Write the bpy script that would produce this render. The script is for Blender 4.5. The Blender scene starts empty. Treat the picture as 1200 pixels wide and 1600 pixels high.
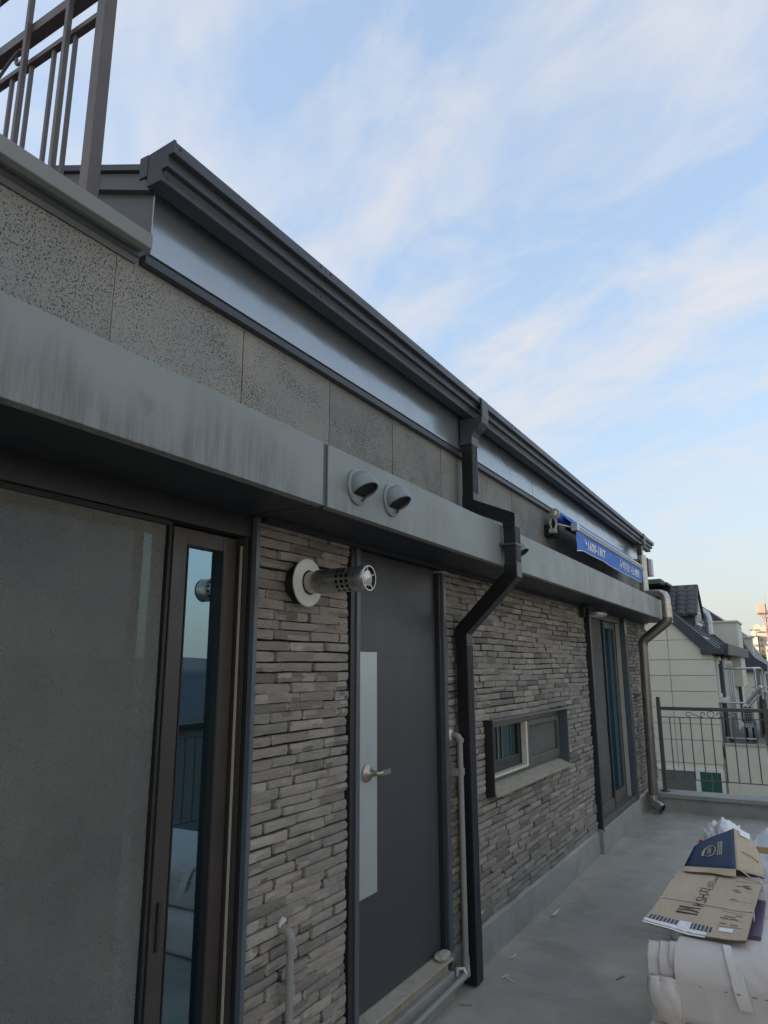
import bpy, bmesh, math, random
from mathutils import Vector, Matrix, noise
random.seed(7)
R = math.radians
C = bpy.context.scene.collection
scene = bpy.context.scene

# ------------------------------------------------------------------ camera
cam_d = bpy.data.cameras.new('camera')
cam = bpy.data.objects.new('camera', cam_d)
C.objects.link(cam)
scene.camera = cam
# camera axes fitted from the vanishing points of the facade
f_px = 1090.0
Yc = Vector((1250 - 600, 1040 - 800, f_px)).normalized()
rr = R(-0.2)
Zc = Vector((math.sin(rr), -math.cos(rr), 0))
Zc.z = -(Zc.x * Yc.x + Zc.y * Yc.y) / Yc.z
Zc.normalize()
Xc = Yc.cross(Zc)
# rows: world axes in (right, down, forward); blender camera = (right, up, back)
cr = Vector((Xc.x, Yc.x, Zc.x))
cu = -Vector((Xc.y, Yc.y, Zc.y))
cb = -Vector((Xc.z, Yc.z, Zc.z))
cam.matrix_world = Matrix(((cr.x, cu.x, cb.x, 1.75), (cr.y, cu.y, cb.y, 0.0),
                           (cr.z, cu.z, cb.z, 1.65), (0, 0, 0, 1)))
cam_d.sensor_fit = 'HORIZONTAL'
cam_d.sensor_width = 36.0
cam_d.lens = 36.0 * f_px / 1200.0
cam_d.clip_start = 0.02
cam_d.clip_end = 5000

# ------------------------------------------------------------------ light
SUN_EL = 9.0
sx, sy = -0.88, -0.475          # the low sun stands behind the house, to the left and back
world = bpy.data.worlds.new('World')
scene.world = world
world.use_nodes = True
wn, wl = world.node_tree.nodes, world.node_tree.links
wn.clear()


def W(t, **k):
    n = wn.new(t)
    for a, b in k.items():
        if hasattr(n, a):
            setattr(n, a, b)
        else:
            n.inputs[a].default_value = b
    return n


sky = W('ShaderNodeTexSky', sky_type='NISHITA', sun_disc=False, sun_elevation=R(SUN_EL),
        sun_rotation=math.atan2(sx, sy) % (2 * math.pi), air_density=1.0, dust_density=1.6, ozone_density=2.2)
tc = W('ShaderNodeTexCoord')
sep = W('ShaderNodeSeparateXYZ')
wl.new(tc.outputs['Generated'], sep.inputs[0])


def wm(op, a, b=None, clamp=False):
    n = W('ShaderNodeMath', operation=op, use_clamp=clamp)
    for i, v in enumerate((a, b)):
        if v is None:
            continue
        if isinstance(v, (int, float)):
            n.inputs[i].default_value = v
        else:
            wl.new(v, n.inputs[i])
    return n.outputs[0]


zc = wm('MAXIMUM', sep.outputs['Z'], 0.02)
px = wm('DIVIDE', sep.outputs['X'], wm('ADD', zc, 0.05))
py = wm('DIVIDE', sep.outputs['Y'], wm('ADD', zc, 0.05))
along = wm('ADD', wm('MULTIPLY', px, 0.83), wm('MULTIPLY', py, -0.55))
across = wm('ADD', wm('MULTIPLY', px, 0.55), wm('MULTIPLY', py, 0.83))
cxyz = W('ShaderNodeCombineXYZ')
wl.new(wm('MULTIPLY', along, 0.30), cxyz.inputs[0])
wl.new(across, cxyz.inputs[1])
n1 = W('ShaderNodeTexNoise', Scale=2.1, Detail=5.0, Roughness=0.55, Distortion=0.35)
wl.new(cxyz.outputs[0], n1.inputs['Vector'])
cx2 = W('ShaderNodeCombineXYZ')
wl.new(wm('MULTIPLY', along, 0.7), cx2.inputs[0])
wl.new(across, cx2.inputs[1])
n2 = W('ShaderNodeTexNoise', Scale=4.2, Detail=7.0, Roughness=0.58, Distortion=0.6)
wl.new(cx2.outputs[0], n2.inputs['Vector'])
# broad cirrus bands about 0.8 apart, their edges frayed by the noise
band = wm('SINE', wm('ADD', wm('MULTIPLY', across, 7.4), wm('MULTIPLY', wm('SUBTRACT', n1.outputs['Fac'], 0.5), 9.0)))
cl = wm('ADD', wm('MULTIPLY', band, -0.20), wm('MULTIPLY', wm('SUBTRACT', n1.outputs['Fac'], 0.46), 3.2))
cl = wm('ADD', cl, wm('MULTIPLY', wm('SUBTRACT', n2.outputs['Fac'], 0.5), 2.0))
cl = wm('MULTIPLY', wm('ADD', cl, 0.20), 0.98, clamp=True)
low = W('ShaderNodeMapRange')            # cirrus thins out into the haze towards the horizon
wl.new(sep.outputs['Z'], low.inputs[0])
low.inputs[1].default_value = 0.05
low.inputs[2].default_value = 0.33
CLOUD_MIX = wm('MULTIPLY', wm('MULTIPLY', cl, low.outputs[0]), 0.88)
half = W('ShaderNodeMix', data_type='RGBA', blend_type='MULTIPLY')
half.inputs[0].default_value = 1.0
wl.new(sky.outputs[0], half.inputs[6])
half.inputs[7].default_value = (0.52, 0.49, 0.46, 1)
lift = W('ShaderNodeMix', data_type='RGBA', blend_type='ADD')   # thin high veil over the blue
lift.inputs[0].default_value = 1.0
wl.new(half.outputs[2], lift.inputs[6])
lift.inputs[7].default_value = (0.65, 0.82, 1.10, 1)
hz = W('ShaderNodeMix', data_type='RGBA')                        # pale haze near the horizon
wl.new(wm('POWER', wm('SUBTRACT', 1.0, zc), 4.6), hz.inputs[0])
wl.new(lift.outputs[2], hz.inputs[6])
hz.inputs[7].default_value = (1.52, 1.48, 1.34, 1)
mixc = W('ShaderNodeMix', data_type='RGBA')
wl.new(CLOUD_MIX, mixc.inputs[0])
wl.new(hz.outputs[2], mixc.inputs[6])
mixc.inputs[7].default_value = (1.70, 1.69, 1.74, 1)
bg = W('ShaderNodeBackground', Strength=0.10)
wl.new(mixc.outputs[2], bg.inputs['Color'])
wo = W('ShaderNodeOutputWorld')
wl.new(bg.outputs[0], wo.inputs[0])

sun_d = bpy.data.lights.new('sun', 'SUN')
sun_d.energy = 2.0
sun_d.angle = R(0.5)
sun_d.color = (1.0, 0.85, 0.68)
sun = bpy.data.objects.new('sun', sun_d)
C.objects.link(sun)
sv = Vector((sx * math.cos(R(SUN_EL)), sy * math.cos(R(SUN_EL)), math.sin(R(SUN_EL))))
sun.rotation_euler = sv.to_track_quat('Z', 'Y').to_euler()
sun.location = sv * 60

vs = scene.view_settings
vs.view_transform = 'Standard'
vs.look = 'None'
vs.gamma = 1.0
vs.use_curve_mapping = False
vs.exposure = 2.25


# ------------------------------------------------------------------ materials
def mat(name, base=(0.5, 0.5, 0.5), rough=0.6, metal=0.0, spec=0.5):
    m = bpy.data.materials.new(name)
    m.use_nodes = True
    b = m.node_tree.nodes['Principled BSDF']
    b.inputs['Base Color'].default_value = (*base, 1)
    b.inputs['Roughness'].default_value = rough
    b.inputs['Metallic'].default_value = metal
    b.inputs['Specular IOR Level'].default_value = spec
    return m


class NT:
    """small helper over a node tree"""

    def __init__(s, m):
        s.t = m.node_tree
        s.b = s.t.nodes['Principled BSDF']
        g = s.n('ShaderNodeNewGeometry')
        s.pos = g.outputs['Position']
        s.island = g.outputs['Random Per Island']
        s.oi = None

    def n(s, typ, **k):
        n = s.t.nodes.new(typ)
        for a, b in k.items():
            if hasattr(n, a):
                setattr(n, a, b)
            else:
                n.inputs[a].default_value = b
        return n

    def l(s, a, b):
        s.t.links.new(a, b)

    def scale(s, vec, v):
        n = s.n('ShaderNodeVectorMath', operation='MULTIPLY')
        s.l(vec, n.inputs[0])
        n.inputs[1].default_value = v
        return n.outputs[0]

    def noise(s, scale, detail=4, rough=0.55, vec=None, stretch=None, dist=0.0):
        n = s.n('ShaderNodeTexNoise', Scale=scale, Detail=float(detail), Roughness=rough, Distortion=dist)
        v = vec or s.pos
        if stretch:
            v = s.scale(v, stretch)
        s.l(v, n.inputs['Vector'])
        return n.outputs['Fac']

    def vor(s, scale, vec=None, feature='F1'):
        n = s.n('ShaderNodeTexVoronoi', Scale=scale, feature=feature)
        s.l(vec or s.pos, n.inputs['Vector'])
        return n.outputs['Distance']

    def ramp(s, fac, *stops):
        n = s.n('ShaderNodeValToRGB')
        e = n.color_ramp.elements
        while len(e) < len(stops):
            e.new(0.5)
        for i, (p, c) in enumerate(stops):
            e[i].position = p
            e[i].color = (*c, 1) if len(c) == 3 else c
        s.l(fac, n.inputs[0])
        return n.outputs[0]

    def rng(s, fac, a, b, c=0.0, d=1.0):
        n = s.n('ShaderNodeMapRange')
        s.l(fac, n.inputs[0])
        for i, v in enumerate((a, b, c, d)):
            n.inputs[1 + i].default_value = v
        return n.outputs[0]

    def mix(s, fac, a, b, mode='MIX'):
        n = s.n('ShaderNodeMix', data_type='RGBA', blend_type=mode)
        for i, v in ((0, fac), (6, a), (7, b)):
            if isinstance(v, (int, float)):
                n.inputs[i].default_value = v
            elif isinstance(v, tuple):
                n.inputs[i].default_value = (*v, 1)
            else:
                s.l(v, n.inputs[i])
        return n.outputs[2]

    def m(s, op, a, b=None, clamp=False):
        n = s.n('ShaderNodeMath', operation=op, use_clamp=clamp)
        for i, v in enumerate((a, b)):
            if v is None:
                continue
            if isinstance(v, (int, float)):
                n.inputs[i].default_value = v
            else:
                s.l(v, n.inputs[i])
        return n.outputs[0]

    def rnd(s):
        o = s.n('ShaderNodeObjectInfo')
        return s.m('FRACT', s.m('ADD', o.outputs['Random'], s.m('MULTIPLY', s.island, 3.7)))

    def bump(s, h, dist=0.002, strength=1.0, prev=None):
        n = s.n('ShaderNodeBump', Strength=strength, Distance=dist)
        s.l(h, n.inputs['Height'])
        if prev is not None:
            s.l(prev, n.inputs['Normal'])
        return n.outputs[0]

    def color(s, c):
        s.l(c, s.b.inputs['Base Color'])

    def rough(s, c):
        s.l(c, s.b.inputs['Roughness'])

    def normal(s, c):
        s.l(c, s.b.inputs['Normal'])


def worn(name, base, rough=0.5, metal=0.0, var=0.25, scale=6.0, bump=0.0, bscale=60, spec=0.5, dirt=None, dirt_amt=0.35):
    """a painted / metal / plastic surface with uneven tone, gloss and grime"""
    m = mat(name, base, rough, metal, spec)
    t = NT(m)
    a = tuple(c * (1 - var) for c in base)
    b = tuple(min(1, c * (1 + var)) for c in base)
    col = t.mix(t.noise(scale, 6, 0.6), a, b)
    if dirt:
        d = t.rng(t.noise(scale * 1.7, 7, 0.65), 0.52, 0.75, 0, dirt_amt)
        col = t.mix(d, col, dirt)
    t.color(col)
    t.rough(t.rng(t.noise(scale * 1.6, 2), 0.2, 0.8, max(0.02, rough - 0.06), rough + 0.06))
    if bump:
        t.normal(t.bump(t.noise(bscale, 4), bump))
    return m


M = {}


def brick_material():
    m = mat('brick', rough=0.9, spec=0.25)
    t = NT(m)
    r = t.rnd()
    col = t.ramp(r, (0.0, (0.175, 0.152, 0.130)), (0.22, (0.30, 0.264, 0.222)), (0.48, (0.41, 0.362, 0.302)),
                 (0.68, (0.31, 0.284, 0.252)), (0.85, (0.50, 0.442, 0.366)), (1.0, (0.36, 0.286, 0.23)))
    n = t.noise(14, 6, 0.65, stretch=(1, 0.5, 1.6))
    col = t.mix(t.rng(n, 0.3, 0.75), t.mix(0.55, col, (0.14, 0.122, 0.105)), col)
    g = t.noise(240, 3, 0.6)
    col = t.mix(t.rng(g, 0.55, 0.8, 0, 0.45), col, (0.52, 0.49, 0.44))
    soot = t.rng(t.noise(2.3, 4), 0.45, 0.75, 0.0, 0.4)
    col = t.mix(soot, col, (0.19, 0.17, 0.15))
    t.color(col)
    h = t.m('ADD', t.m('MULTIPLY', t.noise(70, 5, 0.6, stretch=(1, 0.5, 1.3)), 1.0), t.m('MULTIPLY', g, 0.35))
    t.normal(t.bump(h, 0.010, 1.0))
    return m


def basalt_material():
    m = mat('basalt', rough=0.85, spec=0.3)
    t = NT(m)
    o = t.n('ShaderNodeObjectInfo')
    tone = t.mix(o.outputs['Random'], (0.245, 0.237, 0.215), (0.325, 0.312, 0.28))
    tone = t.mix(t.rng(t.noise(260, 3), 0.35, 0.65), t.mix(0.6, tone, (0.17, 0.168, 0.16)), tone)
    tone = t.mix(t.rng(t.noise(3.0, 4), 0.4, 0.7, 0, 0.35), tone, (0.38, 0.345, 0.28))
    off = t.n('ShaderNodeVectorMath', operation='ADD')
    t.l(t.pos, off.inputs[0])
    t.l(o.outputs['Location'], off.inputs[1])
    v = t.vor(150, off.outputs[0])
    v2 = t.vor(260, off.outputs[0])
    where = t.rng(t.noise(3.2, 4, 0.6, off.outputs[0], dist=0.8), 0.30, 0.68, 0.24, 0.50)
    size = t.m('MULTIPLY', where, t.rng(t.noise(120, 2, 0.5, off.outputs[0]), 0.3, 0.7, 0.35, 1.25))
    pore = t.m('MAXIMUM', t.rng(t.m('SUBTRACT', size, v), 0.0, 0.10), t.m('MULTIPLY', t.rng(t.m('SUBTRACT', t.m('MULTIPLY', size, 0.7), v2), 0, 0.1), 0.8))
    t.color(t.mix(t.m('MULTIPLY', pore, 0.8), tone, (0.035, 0.034, 0.032)))
    h = t.m('SUBTRACT', t.m('MULTIPLY', t.noise(300, 3), 0.25), pore)
    t.normal(t.bump(h, 0.004, 0.9))
    return m


def fascia_material():
    m = mat('fascia_metal', rough=0.38, metal=0.0, spec=0.5)
    t = NT(m)
    o = t.n('ShaderNodeObjectInfo')
    base = t.mix(t.noise(1.6, 4), (0.205, 0.218, 0.205), (0.245, 0.257, 0.242))
    streak = t.noise(30, 6, 0.65, stretch=(1, 1, 0.10))
    streak2 = t.noise(150, 4, 0.6, stretch=(1, 1, 0.04))
    sepz = t.n('ShaderNodeSeparateXYZ')
    t.l(t.pos, sepz.inputs[0])
    # soot sits in a ragged cloud on the lower half of the sheets
    zone = t.rng(t.m('ADD', t.noise(1.5, 4, 0.6, stretch=(1, 1, 0.5)), t.m('MULTIPLY', t.m('SUBTRACT', 2.325, sepz.outputs['Z']), 1.3)), 0.44, 0.64)
    # grime runs where water drips off the top edge of the older, near sheets
    sep = t.n('ShaderNodeSeparateXYZ')
    t.l(t.pos, sep.inputs[0])
    near = t.rng(sep.outputs['Y'], 3.4, 1.6)
    fac = t.m('MULTIPLY', t.rng(t.m('ADD', t.m('MULTIPLY', streak, 0.6), t.m('MULTIPLY', streak2, 0.4)), 0.34, 0.62), t.m('MULTIPLY', zone, t.rng(near, 0, 1, 0.12, 0.80)))
    col = t.mix(fac, base, (0.088, 0.078, 0.068))
    pale = t.m('MULTIPLY', t.rng(streak2, 0.56, 0.72), t.m('MULTIPLY', near, 0.22))
    col = t.mix(pale, col, (0.33, 0.34, 0.325))
    spot = t.m('MULTIPLY', t.rng(t.noise(7.5, 3), 0.66, 0.74), 0.35)
    col = t.mix(spot, col, (0.08, 0.075, 0.09))
    t.color(col)
    t.rough(t.rng(t.noise(5, 4), 0.3, 0.7, 0.36, 0.52))
    t.normal(t.bump(t.noise(1.7, 2, 0.4), 0.004, 0.5))
    return m


def apron_material():
    m = mat('glossy_sheet', rough=0.1, metal=0.62)
    t = NT(m)
    t.color(t.mix(t.noise(2.5, 4), (0.31, 0.34, 0.365), (0.36, 0.385, 0.405)))
    t.rough(t.rng(t.noise(9, 5), 0.3, 0.7, 0.17, 0.25))
    t.normal(t.bump(t.noise(1.6, 3, 0.45, stretch=(1, 1, 2.0)), 0.016, 0.7))
    return m


def concrete_material(name, base, stain, light, bump=0.0015):
    m = mat(name, rough=0.6, spec=0.35)
    t = NT(m)
    b = tuple(c * 0.84 for c in base)
    col = t.mix(t.noise(1.2, 6, 0.6), b, base)
    col = t.mix(t.rng(t.noise(2.6, 7, 0.62, dist=0.6), 0.47, 0.66, 0, 0.85), col, stain)
    col = t.mix(t.rng(t.noise(0.9, 5, 0.6, stretch=(1.8, 0.8, 1), dist=1.0), 0.52, 0.66, 0, 0.6), col, light)
    spk = t.rng(t.vor(26), 0.0, 0.055, 0.55, 0.0)
    col = t.mix(t.m('MULTIPLY', spk, t.rng(t.noise(3, 3), 0.45, 0.6)), col, (0.07, 0.065, 0.06))
    scuff = t.rng(t.noise(16, 6, 0.7, stretch=(1, 0.25, 1), dist=1.4), 0.62, 0.72, 0, 0.3)
    col = t.mix(scuff, col, tuple(min(1, c * 1.5) for c in light))
    if name == 'terrace_coating':
        sp = t.n('ShaderNodeSeparateXYZ')
        t.l(t.pos, sp.inputs[0])
        # silt and grit collected along the foot of the wall and in shallow puddle rings
        edge = t.m('MULTIPLY', t.rng(t.m('ADD', sp.outputs['X'], t.m('MULTIPLY', t.noise(5, 5, 0.65), 0.25)), 0.30, 0.10), 0.75)
        col = t.mix(edge, col, (0.50, 0.44, 0.32))
        big = t.rng(t.noise(0.55, 5, 0.6, dist=0.8), 0.40, 0.62, 0.0, 0.55)
        col = t.mix(big, col, (0.235, 0.225, 0.195))
        drip = t.m('MULTIPLY', t.rng(t.noise(6, 7, 0.72, stretch=(0.5, 1.4, 1), dist=1.2), 0.55, 0.68), 0.5)
        col = t.mix(drip, col, (0.50, 0.455, 0.36))
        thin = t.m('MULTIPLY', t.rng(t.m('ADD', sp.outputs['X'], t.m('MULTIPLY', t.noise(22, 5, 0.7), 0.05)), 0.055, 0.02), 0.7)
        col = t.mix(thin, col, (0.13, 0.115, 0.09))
        pud = t.m('ABSOLUTE', t.m('SUBTRACT', t.noise(0.85, 3, 0.5, dist=0.5), 0.52))
        col = t.mix(t.m('MULTIPLY', t.rng(pud, 0.0, 0.045, 0.30, 0.0), t.rng(t.noise(4, 5, 0.65), 0.42, 0.62)), col, (0.24, 0.225, 0.18))
        grit = t.m('MULTIPLY', t.rng(t.vor(75), 0.0, 0.10, 0.8, 0.0), t.rng(t.noise(1.7, 5, 0.6), 0.48, 0.62))
        col = t.mix(grit, col, (0.12, 0.105, 0.085))
    t.color(col)
    t.rough(t.rng(t.noise(2.2, 6), 0.35, 0.65, 0.42, 0.72))
    h = t.m('ADD', t.m('MULTIPLY', t.noise(1.6, 4), 3.0), t.noise(45, 5, 0.6))
    t.normal(t.bump(h, bump, 0.8))
    return m


def screen_material():
    """fine insect screen: an opaque looking dusty weave"""
    m = mat('insect_screen', rough=0.85, spec=0.2)
    t = NT(m)
    w = t.noise(700, 2, 0.5, stretch=(1, 1, 0.3))
    w2 = t.noise(700, 2, 0.5, stretch=(1, 0.3, 1))
    fine = t.m('MULTIPLY', t.m('ADD', w, w2), 0.5)
    col = t.mix(t.rng(fine, 0.3, 0.7), (0.168, 0.163, 0.145), (0.245, 0.237, 0.21))
    col = t.mix(t.rng(t.noise(1.5, 6, 0.62, dist=0.5), 0.36, 0.66, 0, 0.75), col, (0.135, 0.132, 0.12))
    t.color(col)
    t.normal(t.bump(t.m('ADD', fine, t.m('MULTIPLY', t.noise(3, 2), 6.0)), 0.002, 0.5))
    t.l(t.rng(fine, 0.35, 0.62, 0.55, 0.82), t.b.inputs['Alpha'])     # the weave lets a little of the pane behind through
    return m


def glass_material(name, tint, refl=0.45, body=(0.012, 0.03, 0.042)):
    m = bpy.data.materials.new(name)
    m.use_nodes = True
    t = m.node_tree
    t.nodes.clear()
    out = t.nodes.new('ShaderNodeOutputMaterial')
    mx = t.nodes.new('ShaderNodeMixShader')
    d = t.nodes.new('ShaderNodeBsdfDiffuse')
    d.inputs[0].default_value = (*body, 1)
    g = t.nodes.new('ShaderNodeBsdfGlossy')
    g.inputs[0].default_value = (*tint, 1)
    g.inputs[1].default_value = 0.012
    lw = t.nodes.new('ShaderNodeFresnel')
    lw.inputs[0].default_value = 1.5
    ma = t.nodes.new('ShaderNodeMath')
    ma.operation = 'MULTIPLY_ADD'
    ma.inputs[1].default_value = 1 - refl
    ma.inputs[2].default_value = refl
    ma.use_clamp = True
    t.links.new(lw.outputs[0], ma.inputs[0])
    t.links.new(ma.outputs[0], mx.inputs[0])
    t.links.new(d.outputs[0], mx.inputs[1])
    t.links.new(g.outputs[0], mx.inputs[2])
    # slightly wavy pane, faint dust
    tx = t.nodes.new('ShaderNodeTexNoise')
    tx.inputs['Scale'].default_value = 2.0
    geo = t.nodes.new('ShaderNodeNewGeometry')
    t.links.new(geo.outputs['Position'], tx.inputs['Vector'])
    bp = t.nodes.new('ShaderNodeBump')
    bp.inputs['Strength'].default_value = 0.12
    bp.inputs['Distance'].default_value = 0.004
    t.links.new(tx.outputs['Fac'], bp.inputs['Height'])
    t.links.new(bp.outputs[0], g.inputs['Normal'])
    t.links.new(mx.outputs[0], out.inputs[0])
    return m


def kraft_material():
    m = mat('kraft_board', rough=0.8, spec=0.2)
    t = NT(m)
    col = t.mix(t.noise(5, 6, 0.6), (0.48, 0.385, 0.265), (0.57, 0.465, 0.33))
    col = t.mix(t.rng(t.noise(80, 4, stretch=(1, 0.1, 1)), 0.5, 0.7, 0, 0.3), col, (0.38, 0.29, 0.19))
    t.color(col)
    h = t.m('ADD', t.noise(6, 3), t.m('MULTIPLY', t.noise(150, 2, stretch=(1, 0.05, 1)), 0.15))
    t.normal(t.bump(h, 0.006, 0.6))
    return m


def paper_material(name, base, tint, crease=0.012, rough=0.6):
    m = mat(name, rough=rough, spec=0.35)
    t = NT(m)
    c0 = t.mix(t.noise(5, 5), base, tint)
    t.color(t.mix(t.rng(t.noise(3.5, 6, 0.65, dist=0.8), 0.52, 0.72, 0, 0.22), c0, tuple(q * 0.62 for q in base)))
    rid = t.m('ABSOLUTE', t.m('SUBTRACT', t.noise(5, 3, 0.5, dist=1.2), 0.5))
    rid2 = t.m('ABSOLUTE', t.m('SUBTRACT', t.noise(13, 4, 0.55, dist=1.6), 0.5))
    h = t.m('ADD', t.noise(9, 5, 0.6, dist=0.5), t.m('ADD', t.m('MULTIPLY', t.rng(rid, 0, 0.10), 0.25), t.m('MULTIPLY', t.rng(rid2, 0, 0.05), 0.06)))
    t.normal(t.bump(h, crease, 0.6))
    return m


M['brick'] = brick_material()
M['basalt'] = basalt_material()
M['fascia'] = fascia_material()
M['apron'] = apron_material()
M['floor'] = concrete_material('terrace_coating', (0.44, 0.405, 0.35), (0.305, 0.282, 0.242), (0.60, 0.53, 0.41))
M['plinth'] = concrete_material('plinth_paint', (0.33, 0.322, 0.285), (0.235, 0.228, 0.20), (0.41, 0.38, 0.315), 0.0008)
M['parapet'] = concrete_material('parapet_paint', (0.33, 0.33, 0.30), (0.23, 0.225, 0.195), (0.40, 0.38, 0.32), 0.0008)
M['mortar'] = worn('dark_mortar', (0.02, 0.018, 0.016), 0.95, var=0.4)
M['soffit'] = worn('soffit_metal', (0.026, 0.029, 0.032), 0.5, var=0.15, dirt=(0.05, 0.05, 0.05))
M['gutter'] = worn('gutter_paint', (0.060, 0.062, 0.070), 0.42, var=0.12, bump=0.0003, bscale=30, spec=0.4)
M['darkgroove'] = worn('groove_paint', (0.045, 0.048, 0.057), 0.45, var=0.1)
M['roof'] = worn('roof_metal', (0.06, 0.062, 0.07), 0.45, var=0.15)
M['gable'] = worn('gable_sheet', (0.11, 0.113, 0.122), 0.45, var=0.12)
M['pipeblack'] = worn('black_downpipe', (0.014, 0.014, 0.015), 0.34, var=0.25, dirt=(0.05, 0.047, 0.043), dirt_amt=0.3, spec=0.35)
M['coping'] = concrete_material('coping_stone', (0.24, 0.24, 0.22), (0.165, 0.165, 0.15), (0.30, 0.29, 0.26), 0.0008)
M['rail'] = worn('brown_rail_paint', (0.098, 0.078, 0.070), 0.5, var=0.2, bump=0.0006, bscale=90, dirt=(0.13, 0.11, 0.10))
M['trim'] = worn('steel_blue_trim', (0.088, 0.102, 0.113), 0.35, var=0.15)
M['brown'] = worn('bronze_frame', (0.050, 0.040, 0.034), 0.38, var=0.2, dirt=(0.09, 0.08, 0.07), dirt_amt=0.3)
M['dframe'] = worn('dark_frame', (0.024, 0.023, 0.024), 0.4, var=0.2)
M['grayframe'] = worn('grey_brown_frame', (0.095, 0.086, 0.07), 0.42, var=0.15, dirt=(0.2, 0.19, 0.16), dirt_amt=0.4)
M['cream'] = worn('cream_strip', (0.62, 0.58, 0.47), 0.5, var=0.1, dirt=(0.35, 0.3, 0.2))
M['dullcream'] = worn('weathered_cream', (0.36, 0.35, 0.29), 0.5, var=0.15, dirt=(0.2, 0.18, 0.12))
M['gasket'] = worn('pale_gasket', (0.42, 0.40, 0.33), 0.5, var=0.15)
M['black'] = worn('black_rubber', (0.012, 0.012, 0.013), 0.6, var=0.2)
M['door'] = worn('door_paint', (0.050, 0.047, 0.052), 0.42, var=0.1, scale=3, bump=0.0002, bscale=200, dirt=(0.075, 0.07, 0.075), dirt_amt=0.3)
dt = NT(M['door'])
base_link = dt.b.inputs['Base Color'].links[0].from_socket
sc1 = dt.rng(dt.noise(9, 7, 0.75, stretch=(1, 1, 0.5), dist=2.0), 0.64, 0.72, 0, 0.35)
sc2 = dt.m('MULTIPLY', dt.rng(dt.vor(17), 0.0, 0.03, 1.0, 0.0), 0.7)
dt.color(dt.mix(dt.m('MAXIMUM', sc1, sc2), base_link, (0.13, 0.125, 0.125)))
dt.normal(dt.bump(dt.noise(1.8, 2), 0.006, 0.5))
M['plate'] = worn('brushed_plate', (0.50, 0.525, 0.53), 0.34, metal=0.45, var=0.03)
M['brass'] = worn('old_brass', (0.40, 0.37, 0.29), 0.34, metal=0.85, var=0.12)
M['steel'] = worn('stainless_steel', (0.46, 0.44, 0.39), 0.27, metal=0.9, var=0.2, dirt=(0.22, 0.18, 0.12), dirt_amt=0.5)
M['darksteel'] = worn('dull_stainless', (0.23, 0.21, 0.185), 0.33, metal=0.75, var=0.2, dirt=(0.12, 0.1, 0.08))
M['alu'] = worn('aluminium', (0.55, 0.55, 0.53), 0.4, metal=0.7, var=0.15, dirt=(0.3, 0.25, 0.2))
M['flange'] = worn('flue_flange', (0.60, 0.585, 0.53), 0.6, var=0.08, dirt=(0.4, 0.37, 0.3))
M['greypipe'] = worn('grey_pvc', (0.25, 0.24, 0.215), 0.45, var=0.12, dirt=(0.36, 0.33, 0.28))
M['hood'] = worn('vent_hood_paint', (0.21, 0.235, 0.24), 0.38, var=0.12, dirt=(0.12, 0.11, 0.1))
M['sill'] = worn('dirty_sill', (0.34, 0.305, 0.235), 0.6, var=0.25, scale=12, dirt=(0.14, 0.12, 0.09), dirt_amt=0.7)
M['screen'] = screen_material()
M['glass'] = glass_material('blue_glass', (0.38, 0.58, 0.70), 0.36, (0.014, 0.036, 0.050))
M['glassclear'] = glass_material('clear_blue_glass', (0.48, 0.70, 0.82), 0.42)
gt = M['glassclear'].node_tree
tr = gt.nodes.new('ShaderNodeBsdfTransparent')
tr.inputs[0].default_value = (0.62, 0.78, 0.86, 1)
mxn = [n for n in gt.nodes if n.type == 'MIX_SHADER'][0]
gt.links.new(tr.outputs[0], mxn.inputs[1])
M['curtain'] = worn('curtain_cloth', (0.72, 0.76, 0.80), 0.8, var=0.05)
M['glassdark'] = glass_material('dark_glass', (0.30, 0.42, 0.50), 0.26, (0.008, 0.013, 0.018))
M['blue'] = worn('awning_cloth', (0.03, 0.165, 0.60), 0.6, var=0.12, bump=0.001, bscale=20)
M['white'] = worn('white_print', (0.86, 0.86, 0.85), 0.6, var=0.04)
M['whitebox'] = worn('white_plastic', (0.66, 0.66, 0.64), 0.5, var=0.06)
M['kraft'] = kraft_material()
M['kraftedge'] = worn('board_edge', (0.15, 0.115, 0.075), 0.9, var=0.4, scale=60)
M['navy'] = worn('navy_print', (0.014, 0.032, 0.075), 0.5, var=0.2, scale=9)
M['ink'] = worn('dark_ink', (0.055, 0.045, 0.042), 0.8, var=0.2)
M['paleink'] = worn('faded_ink', (0.19, 0.15, 0.115), 0.8, var=0.2)
M['blueink'] = worn('blue_ink', (0.055, 0.075, 0.17), 0.8, var=0.2)
M['gold'] = worn('gold_print', (0.42, 0.37, 0.25), 0.6, var=0.1)
M['paper'] = paper_material('wrapping_paper', (0.57, 0.505, 0.455), (0.66, 0.59, 0.53), 0.005)
M['plastic'] = paper_material('white_plastic_film', (0.80, 0.80, 0.81), (0.86, 0.86, 0.87), 0.02, 0.4)
M['tape'] = worn('packing_tape', (0.62, 0.56, 0.49), 0.2, var=0.06)
M['twine'] = worn('white_twine', (0.62, 0.55, 0.52), 0.8, var=0.12)
M['band'] = worn('yellow_band', (0.46, 0.34, 0.13), 0.6, var=0.15)
M['purple'] = worn('purple_card', (0.085, 0.055, 0.10), 0.5, var=0.15)
M['wood'] = worn('raw_wood', (0.42, 0.28, 0.13), 0.7, var=0.2, scale=20)
M['redtag'] = worn('red_print', (0.62, 0.06, 0.05), 0.5, var=0.1)
M['stone'] = worn('pale_pebble', (0.36, 0.34, 0.27), 0.85, var=0.25, scale=30, bump=0.004, bscale=50)
M['tile'] = worn('beige_tile', (0.68, 0.64, 0.51), 0.6, var=0.05, scale=1.5, dirt=(0.54, 0.50, 0.40), dirt_amt=0.3)
M['joint'] = worn('tile_joint', (0.44, 0.415, 0.33), 0.8, var=0.1)
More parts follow.
